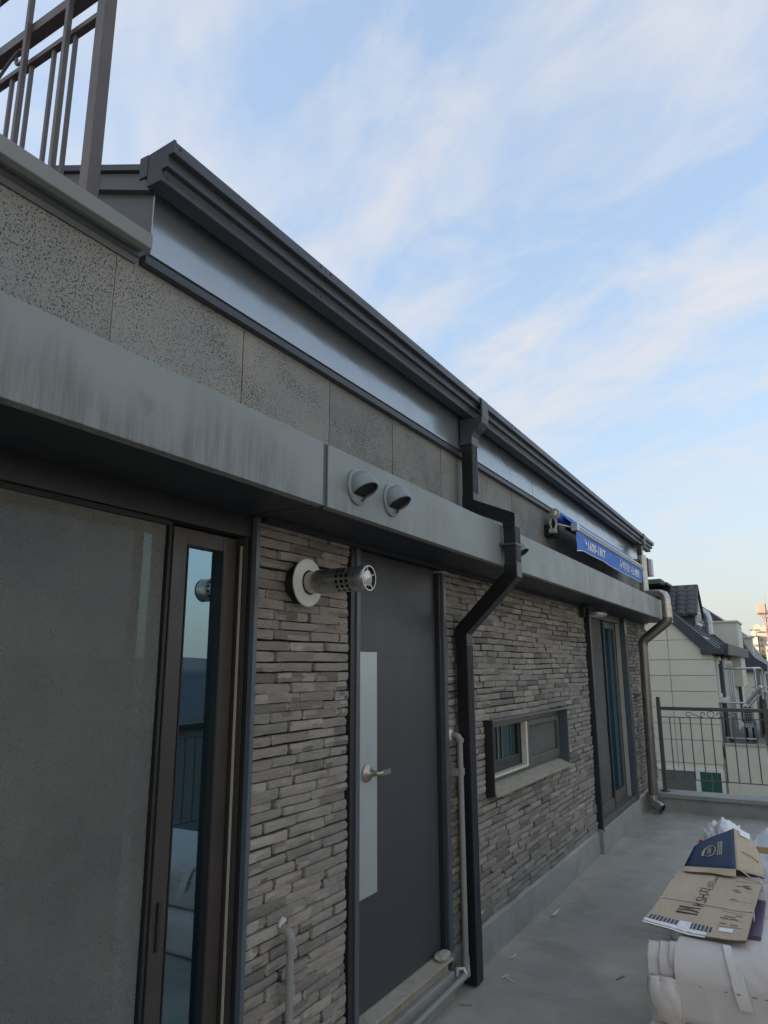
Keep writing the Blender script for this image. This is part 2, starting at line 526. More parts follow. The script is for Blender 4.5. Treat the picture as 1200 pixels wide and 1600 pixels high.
M['nroof'] = worn('dark_roof_sheet', (0.052, 0.055, 0.062), 0.5, var=0.15, scale=2)
M['ntile'] = worn('dark_roof_tile', (0.075, 0.072, 0.072), 0.6, var=0.2, scale=3)
M['nwhite'] = worn('white_frame', (0.72, 0.71, 0.67), 0.5, var=0.05)
M['greenglass'] = glass_material('green_glass', (0.20, 0.38, 0.30), 0.2, (0.045, 0.145, 0.105))
M['greyglass'] = glass_material('grey_glass', (0.35, 0.38, 0.36), 0.25, (0.20, 0.205, 0.18))
M['orange'] = worn('orange_panel', (0.55, 0.30, 0.06), 0.6, var=0.1)
M['apt'] = worn('apartment_paint', (0.56, 0.48, 0.38), 0.8, var=0.08, scale=0.2)
M['apt2'] = worn('apartment_paint_pale', (0.60, 0.55, 0.46), 0.8, var=0.06, scale=0.2)
M['aptglass'] = worn('apartment_window', (0.22, 0.19, 0.16), 0.4, var=0.2, scale=0.3)
M['aptroof'] = worn('apartment_roof', (0.18, 0.15, 0.13), 0.8, var=0.1)
M['crane'] = worn('crane_paint', (0.36, 0.17, 0.11), 0.6, var=0.15)
M['ballast'] = worn('crane_ballast', (0.50, 0.36, 0.27), 0.8, var=0.15)
M['leaf'] = worn('leaf', (0.10, 0.13, 0.025), 0.7, var=0.4, scale=1.5)
M['bark'] = worn('bark', (0.10, 0.075, 0.05), 0.9)
M['ground'] = concrete_material('street_ground', (0.12, 0.12, 0.115), (0.08, 0.08, 0.08), (0.16, 0.155, 0.14))
M['palewall'] = worn('pale_grey_wall', (0.42, 0.45, 0.48), 0.8, var=0.06, scale=1.0)
M['wallpaint'] = worn('opposite_wall', (0.19, 0.19, 0.185), 0.7, var=0.1)


# ------------------------------------------------------------------ mesh helpers
class MB:
    def __init__(s):
        s.v, s.f, s.mi = [], [], []
        s.cur = 0

    def box(s, x0, x1, y0, y1, z0, z1):
        i = len(s.v)
        s.v += [(x0, y0, z0), (x1, y0, z0), (x1, y1, z0), (x0, y1, z0), (x0, y0, z1), (x1, y0, z1), (x1, y1, z1), (x0, y1, z1)]
        for q in ((0, 3, 2, 1), (4, 5, 6, 7), (0, 1, 5, 4), (1, 2, 6, 5), (2, 3, 7, 6), (3, 0, 4, 7)):
            s.f.append([i + k for k in q])
            s.mi.append(s.cur)
        return s

    def face(s, pts):
        i = len(s.v)
        s.v += [tuple(p) for p in pts]
        s.f.append(list(range(i, i + len(pts))))
        s.mi.append(s.cur)
        return s

    def prism(s, poly, fn, a, b):
        """poly: 2-D outline; fn(u, v, t) -> 3-D; extruded t = a..b"""
        n = len(poly)
        i = len(s.v)
        s.v += [fn(u, v, a) for u, v in poly] + [fn(u, v, b) for u, v in poly]
        s.f.append(list(range(i + n - 1, i - 1, -1)))
        s.f.append(list(range(i + n, i + 2 * n)))
        s.mi += [s.cur, s.cur]
        for k in range(n):
            k2 = (k + 1) % n
            s.f.append([i + k, i + k2, i + n + k2, i + n + k])
            s.mi.append(s.cur)
        return s

    def tube(s, pts, r, n=10, cap=True, closed=False):
        pts = [Vector(p) for p in pts]
        rs = r if isinstance(r, (list, tuple)) else [r] * len(pts)
        i0 = len(s.v)
        up = None
        m = len(pts)
        for k, p in enumerate(pts):
            if closed:
                d = (pts[(k + 1) % m] - pts[k - 1])
            else:
                d = pts[min(k + 1, m - 1)] - pts[max(k - 1, 0)]
            d.normalize()
            if up is None:
                up = Vector((0, 0, 1)) if abs(d.z) < 0.9 else Vector((1, 0, 0))
            a = (up - d * up.dot(d)).normalized()
            up = a
            b = d.cross(a)
            sc = 1.0
            if 0 < k < m - 1:
                c = (pts[k + 1] - p).normalized().dot((p - pts[k - 1]).normalized())
                sc = 1.0 / max(0.6, math.sqrt(max(0.01, (1 + c) / 2)))
            for q in range(n):
                an = 2 * math.pi * q / n
                s.v.append(tuple(p + (a * math.cos(an) + b * math.sin(an)) * rs[k] * (1 if n > 4 else sc)))
        for k in range(m - (0 if closed else 1)):
            k2 = (k + 1) % m
            for q in range(n):
                q2 = (q + 1) % n
                s.f.append([i0 + k * n + q, i0 + k * n + q2, i0 + k2 * n + q2, i0 + k2 * n + q])
                s.mi.append(s.cur)
        if cap and not closed:
            s.f.append([i0 + q for q in range(n - 1, -1, -1)])
            s.f.append([i0 + (m - 1) * n + q for q in range(n)])
            s.mi += [s.cur, s.cur]
        return s

    def lathe(s, prof, origin, axis, n=24):
        """prof: (distance along axis, radius)"""
        ax = Vector(axis).normalized()
        up = Vector((0, 0, 1)) if abs(ax.z) < 0.9 else Vector((0, 1, 0))
        a = (up - ax * up.dot(ax)).normalized()
        b = ax.cross(a)
        o = Vector(origin)
        i0 = len(s.v)
        for d, r in prof:
            for q in range(n):
                an = 2 * math.pi * q / n
                s.v.append(tuple(o + ax * d + (a * math.cos(an) + b * math.sin(an)) * r))
        for k in range(len(prof) - 1):
            for q in range(n):
                q2 = (q + 1) % n
                s.f.append([i0 + k * n + q, i0 + (k + 1) * n + q, i0 + (k + 1) * n + q2, i0 + k * n + q2])
                s.mi.append(s.cur)
        return s

    def grid(s, fn, nu, nv):
        i0 = len(s.v)
        for a in range(nu + 1):
            for b in range(nv + 1):
                s.v.append(tuple(fn(a / nu, b / nv)))
        for a in range(nu):
            for b in range(nv):
                s.f.append([i0 + a * (nv + 1) + b, i0 + (a + 1) * (nv + 1) + b, i0 + (a + 1) * (nv + 1) + b + 1, i0 + a * (nv + 1) + b + 1])
                s.mi.append(s.cur)
        return s

    def mesh(s, name, mats, smooth=False):
        me = bpy.data.meshes.new(name)
        me.from_pydata(s.v, [], s.f)
        for mm in (mats if isinstance(mats, (list, tuple)) else [mats]):
            me.materials.append(M[mm] if isinstance(mm, str) else mm)
        me.polygons.foreach_set('material_index', s.mi)
        bm = bmesh.new()
        bm.from_mesh(me)
        bmesh.ops.recalc_face_normals(bm, faces=bm.faces)
        bm.to_mesh(me)
        bm.free()
        if smooth:
            me.polygons.foreach_set('use_smooth', [True] * len(me.polygons))
        me.update()
        return me

    def obj(s, name, mats, parent=None, smooth=False, bevel=0.0, auto=None):
        me = s.mesh(name, mats, smooth)
        if auto is not None:
            me.polygons.foreach_set('use_smooth', [True] * len(me.polygons))
            me.set_sharp_from_angle(angle=R(auto))
        o = bpy.data.objects.new(name, me)
        C.objects.link(o)
        if parent is not None:
            put(o, parent)
        if bevel:
            b = o.modifiers.new('bevel', 'BEVEL')
            b.width = bevel
            b.segments = 2
            b.limit_method = 'ANGLE'
        return o


def put(o, parent):
    """parent while keeping the world position (parents are only translated/turned empties)"""
    o.parent = parent
    p = parent
    m = Matrix.Identity(4)
    while p is not None:
        m = Matrix.LocRotScale(p.location, p.rotation_euler, p.scale) @ m
        p = p.parent
    o.matrix_parent_inverse = m.inverted()


def tag(o, label=None, cat=None, group=None, kind=None):
    if label:
        o['label'] = label
    if cat:
        o['category'] = cat
    if group:
        o['group'] = group
    if kind:
        o['kind'] = kind
    return o


def thing(name, label, cat, loc=(0, 0, 0), group=None):
    o = bpy.data.objects.new(name, None)
    C.objects.link(o)
    o.location = loc
    o.empty_display_size = 0.1
    return tag(o, label, cat, group)


def box(name, mats, parent, *b, bevel=0.0):
    return MB().box(*b).obj(name, mats, parent, bevel=bevel)


def text2d(body, size, bold=0.0):
    """flat lettering as 2-D vertices and faces"""
    cu = bpy.data.curves.new('lettering', 'FONT')
    cu.body = body
    cu.size = size
    cu.offset = bold
    cu.resolution_u = 3
    ob = bpy.data.objects.new('lettering', cu)
    C.objects.link(ob)
    dg = bpy.context.evaluated_depsgraph_get()
    dg.update()
    me = bpy.data.meshes.new_from_object(ob.evaluated_get(dg))
    vs_ = [(v.co.x, v.co.y) for v in me.vertices]
    fs = [list(p.vertices) for p in me.polygons]
    bpy.data.objects.remove(ob)
    bpy.data.curves.remove(cu)
    bpy.data.meshes.remove(me)
    return vs_, fs


def lettering(name, body, size, fn, mats, parent, width=None):
    """lettering laid on a surface: fn(x, y) -> 3-D, width squeezes it to a given length"""
    v, f = text2d(body, size)
    if not v:
        return None
    mx = max(a for a, _ in v)
    k = (width / mx) if width else 1.0
    b = MB()
    b.v = [tuple(fn(a * k, c)) for a, c in v]
    b.f = f
    b.mi = [0] * len(f)
    return b.obj(name, mats, parent)


def sweep_rect(path, w, t):
    """rectangular pipe: path of (x, y, z) bending in the xz plane, width w along y, thickness t across"""
    b = MB()
    P = [Vector(p) for p in path]
    ring = []
    for k, p in enumerate(P):
        def nrm(a, c):
            d = Vector((c.x - a.x, 0, c.z - a.z)).normalized()
            return Vector((d.z, 0, -d.x))
        if k == 0:
            n = nrm(P[0], P[1])
        elif k == len(P) - 1:
            n = nrm(P[k - 1], P[k])
        else:
            a, c = nrm(P[k - 1], p), nrm(p, P[k + 1])
            n = (a + c).normalized()
            n = n / max(0.5, n.dot(a))
        ring.append([p + n * (t / 2) * s + Vector((0, w / 2 * q, 0)) for s, q in ((1, 1), (1, -1), (-1, -1), (-1, 1))])
    for r in ring:
        b.v += [tuple(v) for v in r]
    for k in range(len(P) - 1):
        for q in range(4):
            q2 = (q + 1) % 4
            b.f.append([k * 4 + q, k * 4 + q2, (k + 1) * 4 + q2, (k + 1) * 4 + q])
    b.f.append([0, 1, 2, 3])
    n = (len(P) - 1) * 4
    b.f.append([n + 3, n + 2, n + 1, n])
    b.mi = [0] * len(b.f)
    return b


def arc(c, r, a0, a1, n, fn):
    return [fn(c[0] + r * math.cos(a0 + (a1 - a0) * k / n), c[1] + r * math.sin(a0 + (a1 - a0) * k / n)) for k in range(n + 1)]


# =================================================================== SETTING
g = MB().box(-600, 700, -300, 1500, -10.2, -10).obj('ground', 'ground')
tag(g, kind='structure')
fl = MB()
fl.box(0.0, 2.72, -2.2, 9.18, -0.25, 0.0)
o = fl.obj('terrace_floor', 'floor')
tag(o, kind='structure')

# =================================================================== THE HOUSE
house = thing('house', 'grey rooftop storey clad in thin stacked bricks with porous stone above a steel fascia', 'house', (0, 5, 0))
# mass under and behind the cladding
core = MB()
core.box(-7.0, -0.25, -2.2, 10.0, -10, 0.10)      # storeys below
core.box(-7.0, -0.25, 1.45, 9.9, 0.102, 3.2)
core.box(-7.0, -0.25, -2.2, 1.45, 0.102, 2.94)
core.obj('storey_core', 'wallpaint', house)

# openings (y0, y1, z0, z1) on the brick face
OPEN = [(-2.2, 2.03, 0.0, 2.4), (2.70, 3.685, 0.0, 2.4), (4.26, 5.91, 0.885, 1.32), (6.86, 8.60, 0.0, 2.4)]
wall = MB()


def wallseg(y0, y1, z0, z1):
    wall.box(-0.25, -0.022, y0, y1, z0, z1)


wallseg(2.03, 2.70, 0.1, 2.23)
wallseg(3.685, 4.26, 0.1, 2.23)
wallseg(4.26, 5.91, 0.1, 0.885)
wallseg(4.26, 5.91, 1.32, 2.23)
wallseg(5.91, 6.86, 0.1, 2.23)
wallseg(8.60, 10.0, 0.1, 2.23)
wall.box(-0.262, -0.205, -2.2, 9.998, 0.101, 2.229)
brick_wall = wall.obj('brick_wall', 'mortar', house)

# ---- bricks: irregular hand-made slips, a few shared meshes
def brick_geo(seed, L=1.0, H=1.0, D=1.0):
    """unit slip: y 0..1, z 0..1, front at x = 0, back at x = -1"""
    rnd = random.Random(seed)
    ys = [0.0, 0.045, 0.34, 0.66, 0.955, 1.0]
    zs = [0.0, 0.5, 1.0]
    v, f = [], []
    for zi, z in enumerate(zs):
        for yi, y in enumerate(ys):
            edge = yi in (0, 5)
            e2 = zi != 1
            x = rnd.uniform(-0.10, 0.10)
            if edge or e2:
                x -= 0.03 + rnd.uniform(0, 0.12)
            if edge and e2:
                x -= rnd.uniform(0.02, 0.14)
            zz = z + rnd.uniform(-0.045, 0.045)
            yy = y + rnd.uniform(-0.012, 0.012)
            if edge and e2:
                yy += 0.02 if yi == 0 else -0.02
            v.append((x, yy, zz))
    n = len(v)
    for zi in range(2):
        for yi in range(5):
            a = zi * 6 + yi
            f.append((a, a + 1, a + 7, a + 6))
    # rim
    rim = [0, 1, 2, 3, 4, 5, 11, 17, 16, 15, 14, 13, 12, 6]
    for k in rim:
        x, y, z = v[k]
        v.append((-1.0, y, z))
    for k in range(len(rim)):
        k2 = (k + 1) % len(rim)
        f.append((rim[k2], rim[k], n + k, n + k2))
    return v, f


GEO = [brick_geo(100 + k) for k in range(22)]
GM = []
for v, f in GEO:
    me = bpy.data.meshes.new('brick')
    me.from_pydata(v, [], f)
    me.materials.append(M['brick'])
    me.polygons.foreach_set('use_smooth', [True] * len(me.polygons))
    me.set_sharp_from_angle(angle=R(24))
    GM.append(me)

slips = []
z = 0.205
row = 0
pitch0 = 0.0385
SEGS = [(2.045, 2.688), (3.70, 6.845), (8.615, 9.99)]
while z < 2.205:
    h = pitch0 * random.uniform(0.92, 1.08)
    if z + h > 2.225:
        break
    for (a, b) in SEGS:
        y = a - (random.uniform(0.0, 0.03) if row % 2 else random.uniform(0.10, 0.135))
        while y < b - 0.01:
            L = random.choice((0.235, 0.23, 0.24, 0.225, 0.245, 0.20, 0.165)) * random.uniform(0.95, 1.06)
            y0, y1 = max(a, y), min(b, y + L)
            if b - y1 < 0.04:
                y1 = b
            y = y + L if y1 < b else b
            if y1 - y0 < 0.03:
                continue
            zc_ = z + h / 2
            pieces = [(y0, y1)]
            if 0.885 - 0.012 < zc_ < 1.32 + 0.012:          # small window
                pieces = []
                if y0 < 4.25:
                    pieces.append((y0, min(y1, 4.25)))
                if y1 > 5.92:
                    pieces.append((max(y0, 5.92), y1))
            for (p0, p1) in pieces:
                if p1 - p0 < 0.025:
                    continue
                wav = 0.006 * noise.noise(Vector((p0 * 1.3, z * 2.0, 3.1))) + 0.004 * math.sin(p0 * 2.1 + row * 0.7)
                slips.append((p0, p1, z + wav, h, row))
    z += h
    row += 1

campos = Vector((1.75, 0, 1.65))


def shown(s):
    d = (Vector((0, (s[0] + s[1]) / 2, s[2])) - campos)
    # angular area seen on the wall
    return (s[1] - s[0]) * s[3] * abs(d.x) / d.length ** 3


slips.sort(key=shown, reverse=True)
rest_v, rest_f = [], []
for k, (y0, y1, z0, h, rw) in enumerate(slips):
    gi = random.randrange(len(GEO))
    L = y1 - y0 - random.uniform(0.003, 0.007)
    H = h - random.uniform(0.0035, 0.0072)
    D = random.uniform(0.024, 0.034)
    xf = random.choice((0.0, 0.002, 0.004, -0.003, 0.007)) + random.uniform(-0.002, 0.004)
    rx = random.gauss(0, 0.006)
    flip = random.random() < 0.5
    if k < 300:
        ob = bpy.data.objects.new('brick', GM[gi])
        ob.location = (xf, y0 + (L if flip else 0), z0 + (H if flip else 0))
        ob.rotation_euler = (rx + (math.pi if flip else 0), 0, random.gauss(0, 0.008))
        ob.scale = (D, L, H)
        C.objects.link(ob)
        loc = ob.location.copy()
        ob.parent = brick_wall
        ob.matrix_parent_inverse = Matrix.Translation(house.location).inverted() @ Matrix.Identity(4)
        ob.matrix_parent_inverse = (Matrix.Translation(house.location) @ brick_wall.matrix_parent_inverse).inverted()
    else:
        v, f = GEO[gi]
        i = len(rest_v)
        m4 = Matrix.LocRotScale(Vector((xf, y0 + (L if flip else 0), z0 + (H if flip else 0))),
                                Matrix.Rotation(rx + (math.pi if flip else 0), 3, 'X').to_quaternion(), Vector((D, L, H)))
        rest_v += [tuple(m4 @ Vector(p)) for p in v]
        rest_f += [[i + q for q in ff] for ff in f]
me = bpy.data.meshes.new('far_bricks')
me.from_pydata(rest_v, [], rest_f)
me.materials.append(M['brick'])
me.polygons.foreach_set('use_smooth', [True] * len(me.polygons))
me.set_sharp_from_angle(angle=R(24))
far = bpy.data.objects.new('far_bricks', me)
C.objects.link(far)
far.parent = brick_wall
far.matrix_parent_inverse = (Matrix.Translation(house.location) @ brick_wall.matrix_parent_inverse).inverted()
far['kind'] = 'stuff'
# brick return on the far end of the wall
ends = MB()
z = 0.2
while z < 2.2:
    h = pitch0 * random.uniform(0.92, 1.1)
    y = -0.25
    ends.box(-0.25, random.uniform(-0.006, 0.012), 9.992, 10.012 + random.uniform(0, 0.012), z, z + h - 0.006)
    z += h
o = ends.obj('corner_bricks', 'brick', house)
o['kind'] = 'stuff'

# ---- plinth and skirting
pl = MB()
for a, b in ((2.03, 2.70), (3.685, 6.86), (8.60, 10.0)):
    pl = MB()
    pl.prism([(-0.25, 0.0), (0.014, 0.0), (0.008, 0.178), (-0.02, 0.2), (-0.25, 0.2)], lambda u, v, t: (u, t, v), a, b)
    pl.obj('plinth', 'plinth', house)
st = MB().box(-0.25, 0.045, 6.86, 8.60, 0.0, 0.205)
st.obj('threshold', 'plinth', house, bevel=0.006)

# ---- upper stone cladding
back = MB().box(-0.25, 0.036, -2.2, 9.9, 2.3, 2.95).obj('stone_backing', 'joint', house)
JY = [-2.2, -1.63, -1.05, -0.47, 0.11, 0.69, 1.275, 1.868, 2.452, 3.03, 3.612, 4.235, 4.82, 5.40, 5.99, 6.57, 7.15, 7.73, 8.31, 8.9, 9.5, 9.9]
for a, b in zip(JY[:-1], JY[1:]):
    dx = random.uniform(-0.0015, 0.0015)
    p = MB().box(0.0365, 0.041 + dx, a + 0.0035, b - 0.0035, 2.36, 2.955)
    s = p.obj('stone_panel', 'basalt', back, bevel=0.001)
    s.matrix_parent_inverse = (Matrix.Translation(house.location) @ back.matrix_parent_inverse).inverted()

# ---- fascia band over the openings
FJ = [(-2.2, 1.962), (1.992, 5.697), (5.704, 7.432), (7.438, 10.02)]
for a, b in FJ:
    p = MB()
    p.prism([(0.042, 2.447), (0.36, 2.440), (0.36, 2.208), (0.335, 2.203), (0.335, 2.215), (0.352, 2.218), (0.352, 2.43), (0.042, 2.437)],
            lambda u, v, t: (u, t, v), a, b)
    p.obj('fascia_panel', 'fascia', house, bevel=0.0015)
joint = MB()
for a, b in ((1.962, 1.992), (5.697, 5.704), (7.432, 7.438)):
    joint.box(0.30, 0.354, a, b, 2.21, 2.44)
joint.obj('fascia_joint', 'darkgroove', house)
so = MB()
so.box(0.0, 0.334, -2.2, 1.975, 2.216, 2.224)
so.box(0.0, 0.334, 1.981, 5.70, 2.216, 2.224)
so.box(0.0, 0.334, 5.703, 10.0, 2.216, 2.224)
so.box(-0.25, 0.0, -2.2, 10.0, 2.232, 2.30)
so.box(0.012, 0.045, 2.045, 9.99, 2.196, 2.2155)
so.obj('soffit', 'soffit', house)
endc = MB().box(0.045, 0.358, 10.0, 10.018, 2.22, 2.436).obj('fascia_end', 'fascia', house)
# ---- apron sheet under the gutter
ap = MB()
ap.prism([(0.08, 2.966), (0.08, 3.24), (0.075, 3.24), (0.075, 2.97), (0.045, 2.958), (0.045, 2.953), (0.079, 2.960)], lambda u, v, t: (u, t, v), 1.372, 5.2)
ap.obj('apron_sheet', 'apron', house)
ap = MB()
ap.prism([(0.081, 2.966), (0.081, 3.24), (0.075, 3.24), (0.075, 2.97), (0.045, 2.958), (0.045, 2.953), (0.08, 2.960)], lambda u, v, t: (u, t, v), 5.204, 9.6)
ap.obj('apron_sheet', 'apron', house)
MB().box(0.041, 0.074, 1.36, 9.6, 2.925, 2.953).obj('apron_lip', 'darkgroove', house)
# ---- roof
rf = MB()
rz = lambda x: 3.262 - 0.40 * (x - 0.10)
rf.prism([(0.10, rz(0.10)), (-4.0, rz(-4.0)), (-7.1, rz(-4.0) - 1.2), (-7.1, rz(-4.0) - 1.28), (-4.0, rz(-4.0) - 0.03), (0.10, rz(0.10) - 0.022)],
         lambda u, v, t: (u, t, v), 1.335, 9.75)
rf.obj('roof', 'roof', house)
gb = MB()
gb.prism([(0.072, 2.97), (0.072, 3.22), (-0.1, rz(-0.1) - 0.034), (-4.0, rz(-4.0) - 0.05), (-7.0, rz(-4.0) - 1.28), (-7.0, 2.97)], lambda u, v, t: (u, t, v), 1.38, 1.46)
gb.obj('gable_panel', 'gable', house)
gb = MB()
gb.prism([(0.072, 2.97), (0.072, 3.22), (-0.1, rz(-0.1) - 0.034), (-4.0, rz(-4.0) - 0.05), (-7.0, rz(-4.0) - 1.28), (-7.0, 2.97)], lambda u, v, t: (u, t, v), 9.55, 9.62)
gb.obj('gable_panel', 'gable', house)
vg = MB()   # verge board under the roof edge
vg.prism([(0.10, rz(0.1) - 0.024), (-4.0, rz(-4) - 0.034), (-4.0, rz(-4) - 0.095), (0.07, rz(0.1) - 0.075)], lambda u, v, t: (u, t, v), 1.352, 1.378)
vg.obj('verge_board', 'gable', house)
# ---- coping of the upper terrace
cp = MB()
cp.prism([(-0.22, 2.955), (-0.22, 3.005), (0.12, 3.0), (0.12, 2.948), (0.095, 2.942), (0.095, 2.955)], lambda u, v, t: (u, t, v), -2.2, 1.345)
cp.obj('coping', 'coping', house, bevel=0.003)
cp = MB()
cp.prism([(0.041, 2.918), (0.050, 2.918), (0.054, 2.936), (0.066, 2.940), (0.066, 2.954), (0.041, 2.954)], lambda u, v, t: (u, t, v), -2.2, 1.342)
cp.obj('coping_moulding', 'gable', house)  # moulding coloured darker to stand in for shade under the coping

# ---- near sliding window (insect screen, sash, glass)
w = tag(MB().box(0.0, 0.022, 2.012, 2.032, 0.1, 2.212).obj('sliding_window', 'trim', house), None)


def sub(mb, name, mats, par, **k):
    """a sub-part: its parent is itself a part of the house"""
    o = mb.obj(name, mats, None, **k)
    o.parent = par
    chain = Matrix.Identity(4)
    p = par
    while p is not None:
        chain = Matrix.Translation(p.location) @ p.matrix_parent_inverse @ chain if p.parent is None else (p.matrix_parent_inverse @ Matrix.LocRotScale(p.location, p.rotation_euler, p.scale)) @ chain
        p = p.parent
    o.matrix_parent_inverse = chain.inverted()
    return o


sub(MB().box(-0.20, -0.003, 2.008, 2.030, 0.1, 2.22).box(-0.20, -0.005, -2.2, 2.008, 2.135, 2.22)
    .box(-0.20, -0.004, -2.2, 2.008, 0.1, 0.20), 'window_frame', 'dframe', w)
sub(MB().box(-0.075, -0.018, 1.994, 2.008, 0.2, 2.134).box(-0.05, -0.012, 1.998, 2.002, 0.2, 2.134), 'frame_track', 'brown', w)
sub(MB().box(-0.04, -0.030, 1.990, 1.9925, 0.2, 2.1), 'gasket', 'gasket', w)
# screen in its own slim frame
sub(MB().grid(lambda a, b: (-0.035 + 0.004 * noise.noise(Vector((a * 6, b * 5, 1))), -0.5 + 2.117 * a, 0.2 + 1.925 * b), 40, 40), 'insect_screen', 'screen', w, smooth=True)
sub(MB().box(-0.06, -0.024, 1.622, 1.634, 0.2, 2.13).box(-0.06, -0.024, -0.5, 1.622, 2.118, 2.134), 'screen_frame', 'black', w)
# sash
sub(MB().box(-0.105, -0.055, 1.672, 1.738, 0.2, 2.13).box(-0.105, -0.055, 1.918, 1.988, 0.2, 2.13)
    .box(-0.105, -0.056, 1.738, 1.918, 2.07, 2.13).box(-0.105, -0.056, 1.738, 1.918, 0.2, 0.29), 'sash', 'brown', w, bevel=0.004)
sub(MB().box(-0.10, -0.052, 1.737, 1.742, 0.29, 2.07).box(-0.10, -0.052, 1.912, 1.9185, 0.29, 2.07), 'glazing_bead', 'black', w)
sub(MB().box(-0.085, -0.080, 1.738, 1.918, 0.28, 2.08), 'glass_pane', 'glassclear', w)
sub(MB().grid(lambda a, b: (-0.155 + 0.022 * math.sin(a * 44 + 0.6 * math.sin(a * 9)) * (0.7 + 0.3 * b), 1.66 + 0.32 * a, 0.2 + 1.92 * b), 60, 6), 'curtain', 'curtain', w, smooth=True)
sub(MB().box(-0.115, -0.11, -2.0, 1.68, 0.2, 2.13), 'inner_glass_pane', 'glassdark', w)
sub(MB().box(-0.054, -0.046, 1.695, 1.71, 0.80, 0.94), 'pull', 'dframe', w, bevel=0.003)

# ---- entrance door
door = MB().box(-0.06, -0.018, 2.775, 3.612, 0.215, 2.20).obj('door', 'door', house, bevel=0.003)
sub(MB().box(-0.14, 0.004, 2.700, 2.740, 0.1, 2.222), 'dark_jamb', 'dframe', door)
sub(MB().box(-0.06, 0.012, 2.7405, 2.771, 0.2, 2.222), 'door_frame', 'trim', door, bevel=0.003)
sub(MB().box(-0.06, 0.010, 3.616, 3.645, 0.2, 2.20), 'door_frame', 'dframe', door, bevel=0.003)
sub(MB().box(-0.06, 0.024, 3.6455, 3.682, 0.2, 2.19), 'door_frame', 'trim', door, bevel=0.003)
sub(MB().box(-0.02, 0.034, 3.61, 3.70, 2.178, 2.19), 'frame_cap', 'alu', door)
sub(MB().box(-0.06, 0.0, 2.771, 3.616, 2.204, 2.2225), 'door_frame', 'dframe', door)
sub(MB().box(-0.0175, -0.013, 2.782, 2.960, 0.660, 1.720), 'push_plate', 'plate', door, bevel=0.0008)
sub(MB().box(-0.0176, -0.0166, 2.962, 3.60, 1.6995, 1.7015), 'leaf_seam', 'dframe', door)
h = MB()
h.lathe([(-0.001, 0.0), (0, 0.040), (0.010, 0.040), (0.017, 0.033), (0.021, 0.022), (0.030, 0.016), (0.052, 0.0125), (0.052, 0.0)], (-0.0125, 2.862, 1.18), (1, 0, 0), 28)
h.tube([(0.020, 2.862, 1.18), (0.048, 2.862, 1.18), (0.054, 2.872, 1.18), (0.056, 2.89, 1.181)], [0.011, 0.0105, 0.0105, 0.009], 12)
h.prism([(2.884, 1.169), (2.955, 1.171), (2.962, 1.178), (2.962, 1.190), (2.955, 1.193), (2.884, 1.191)], lambda u, v, q: (q, u, v), 0.050, 0.0605)
sub(h, 'handle', 'brass', door, auto=40)
sl = MB()
sl.prism([(-0.25, 0.13), (0.020, 0.13), (0.020, 0.19), (0.052, 0.188), (0.052, 0.198), (-0.014, 0.213), (-0.25, 0.213)], lambda u, v, t: (u, t, v), 2.7405, 3.615)
sub(sl, 'sill', 'sill', door, bevel=0.002)
sub(MB().box(-0.25, 0.048, 2.700, 3.635, 0.0, 0.129), 'step', 'plinth', door, bevel=0.006)

# ---- small sliding window
sw = MB()
Y0, Y1, Z0, Z1 = 4.255, 5.915, 0.882, 1.322
sw.box(-0.06, 0.052, Y1 - 0.014, Y1, Z0, Z1)
sw.box(-0.06, 0.052, Y0 + 0.014, Y1 - 0.014, Z1 - 0.014, Z1)
win = sw.obj('small_window', 'trim', house, bevel=0.002)
sub(MB().box(-0.06, 0.052, Y0, Y0 + 0.0138, Z0 - 0.012, Z1), 'shaded_jamb', 'dframe', win)  # darker colour than the other trim stands in for its shadowed side
sub(MB().prism([(-0.06, 0.935), (-0.06, 0.882), (0.062, 0.868), (0.062, 0.884)], lambda u, v, t: (u, t, v), Y0 + 0.0145, Y1 - 0.0145), 'window_sill', 'sill', win)
a, b = Y0 + 0.016, Y1 - 0.016
sub(MB().box(-0.13, -0.02, a, a + 0.03, 0.936, 1.306).box(-0.13, -0.02, b - 0.05, b, 0.936, 1.306).box(-0.13, -0.02, a + 0.03, b - 0.05, 1.262, 1.306)
    .box(-0.13, -0.02, a + 0.03, b - 0.05, 0.936, 0.956), 'window_frame', 'grayframe', win, bevel=0.003)
mid = 5.04
sub(MB().box(-0.085, -0.055, a + 0.03, mid + 0.12, 0.957, 1.045).box(-0.085, -0.055, mid - 0.03, mid + 0.12, 1.045, 1.262), 'sash', 'dframe', win, bevel=0.003)
sub(MB().box(-0.072, -0.068, a + 0.03, mid - 0.03, 1.045, 1.262), 'glass_pane', 'glassdark', win)
sub(MB().box(-0.05, -0.012, mid + 0.015, mid + 0.05, 0.957, 1.262), 'meeting_strip', 'cream', win)
sub(MB().box(-0.05, -0.006, a + 0.03, mid + 0.014, 0.9565, 0.972), 'track_strip', 'cream', win)
sub(MB().box(-0.05, -0.01, mid + 0.052, mid + 0.085, 0.957, 1.262).box(-0.05, -0.01, b - 0.085, b - 0.051, 0.957, 1.262)
    .box(-0.05, -0.01, mid + 0.085, b - 0.085, 1.225, 1.262).box(-0.05, -0.01, mid + 0.085, b - 0.085, 0.957, 1.01), 'screen_frame', 'grayframe', win, bevel=0.004)
sub(MB().grid(lambda u, v: (-0.032, mid + 0.085 + (b - 0.17 - mid) * u, 1.01 + 0.215 * v), 2, 2), 'insect_screen', 'screen', win)
sub(MB().box(-0.075, -0.07, mid + 0.12, b - 0.05, 0.957, 1.262), 'inner_glass_pane', 'glassdark', win)
bars = MB()
for yb in (4.62, 4.70):
    bars.box(-0.066, -0.062, yb, yb + 0.022, 1.045, 1.25)
sub(bars, 'glazing_bar', 'grayframe', win)

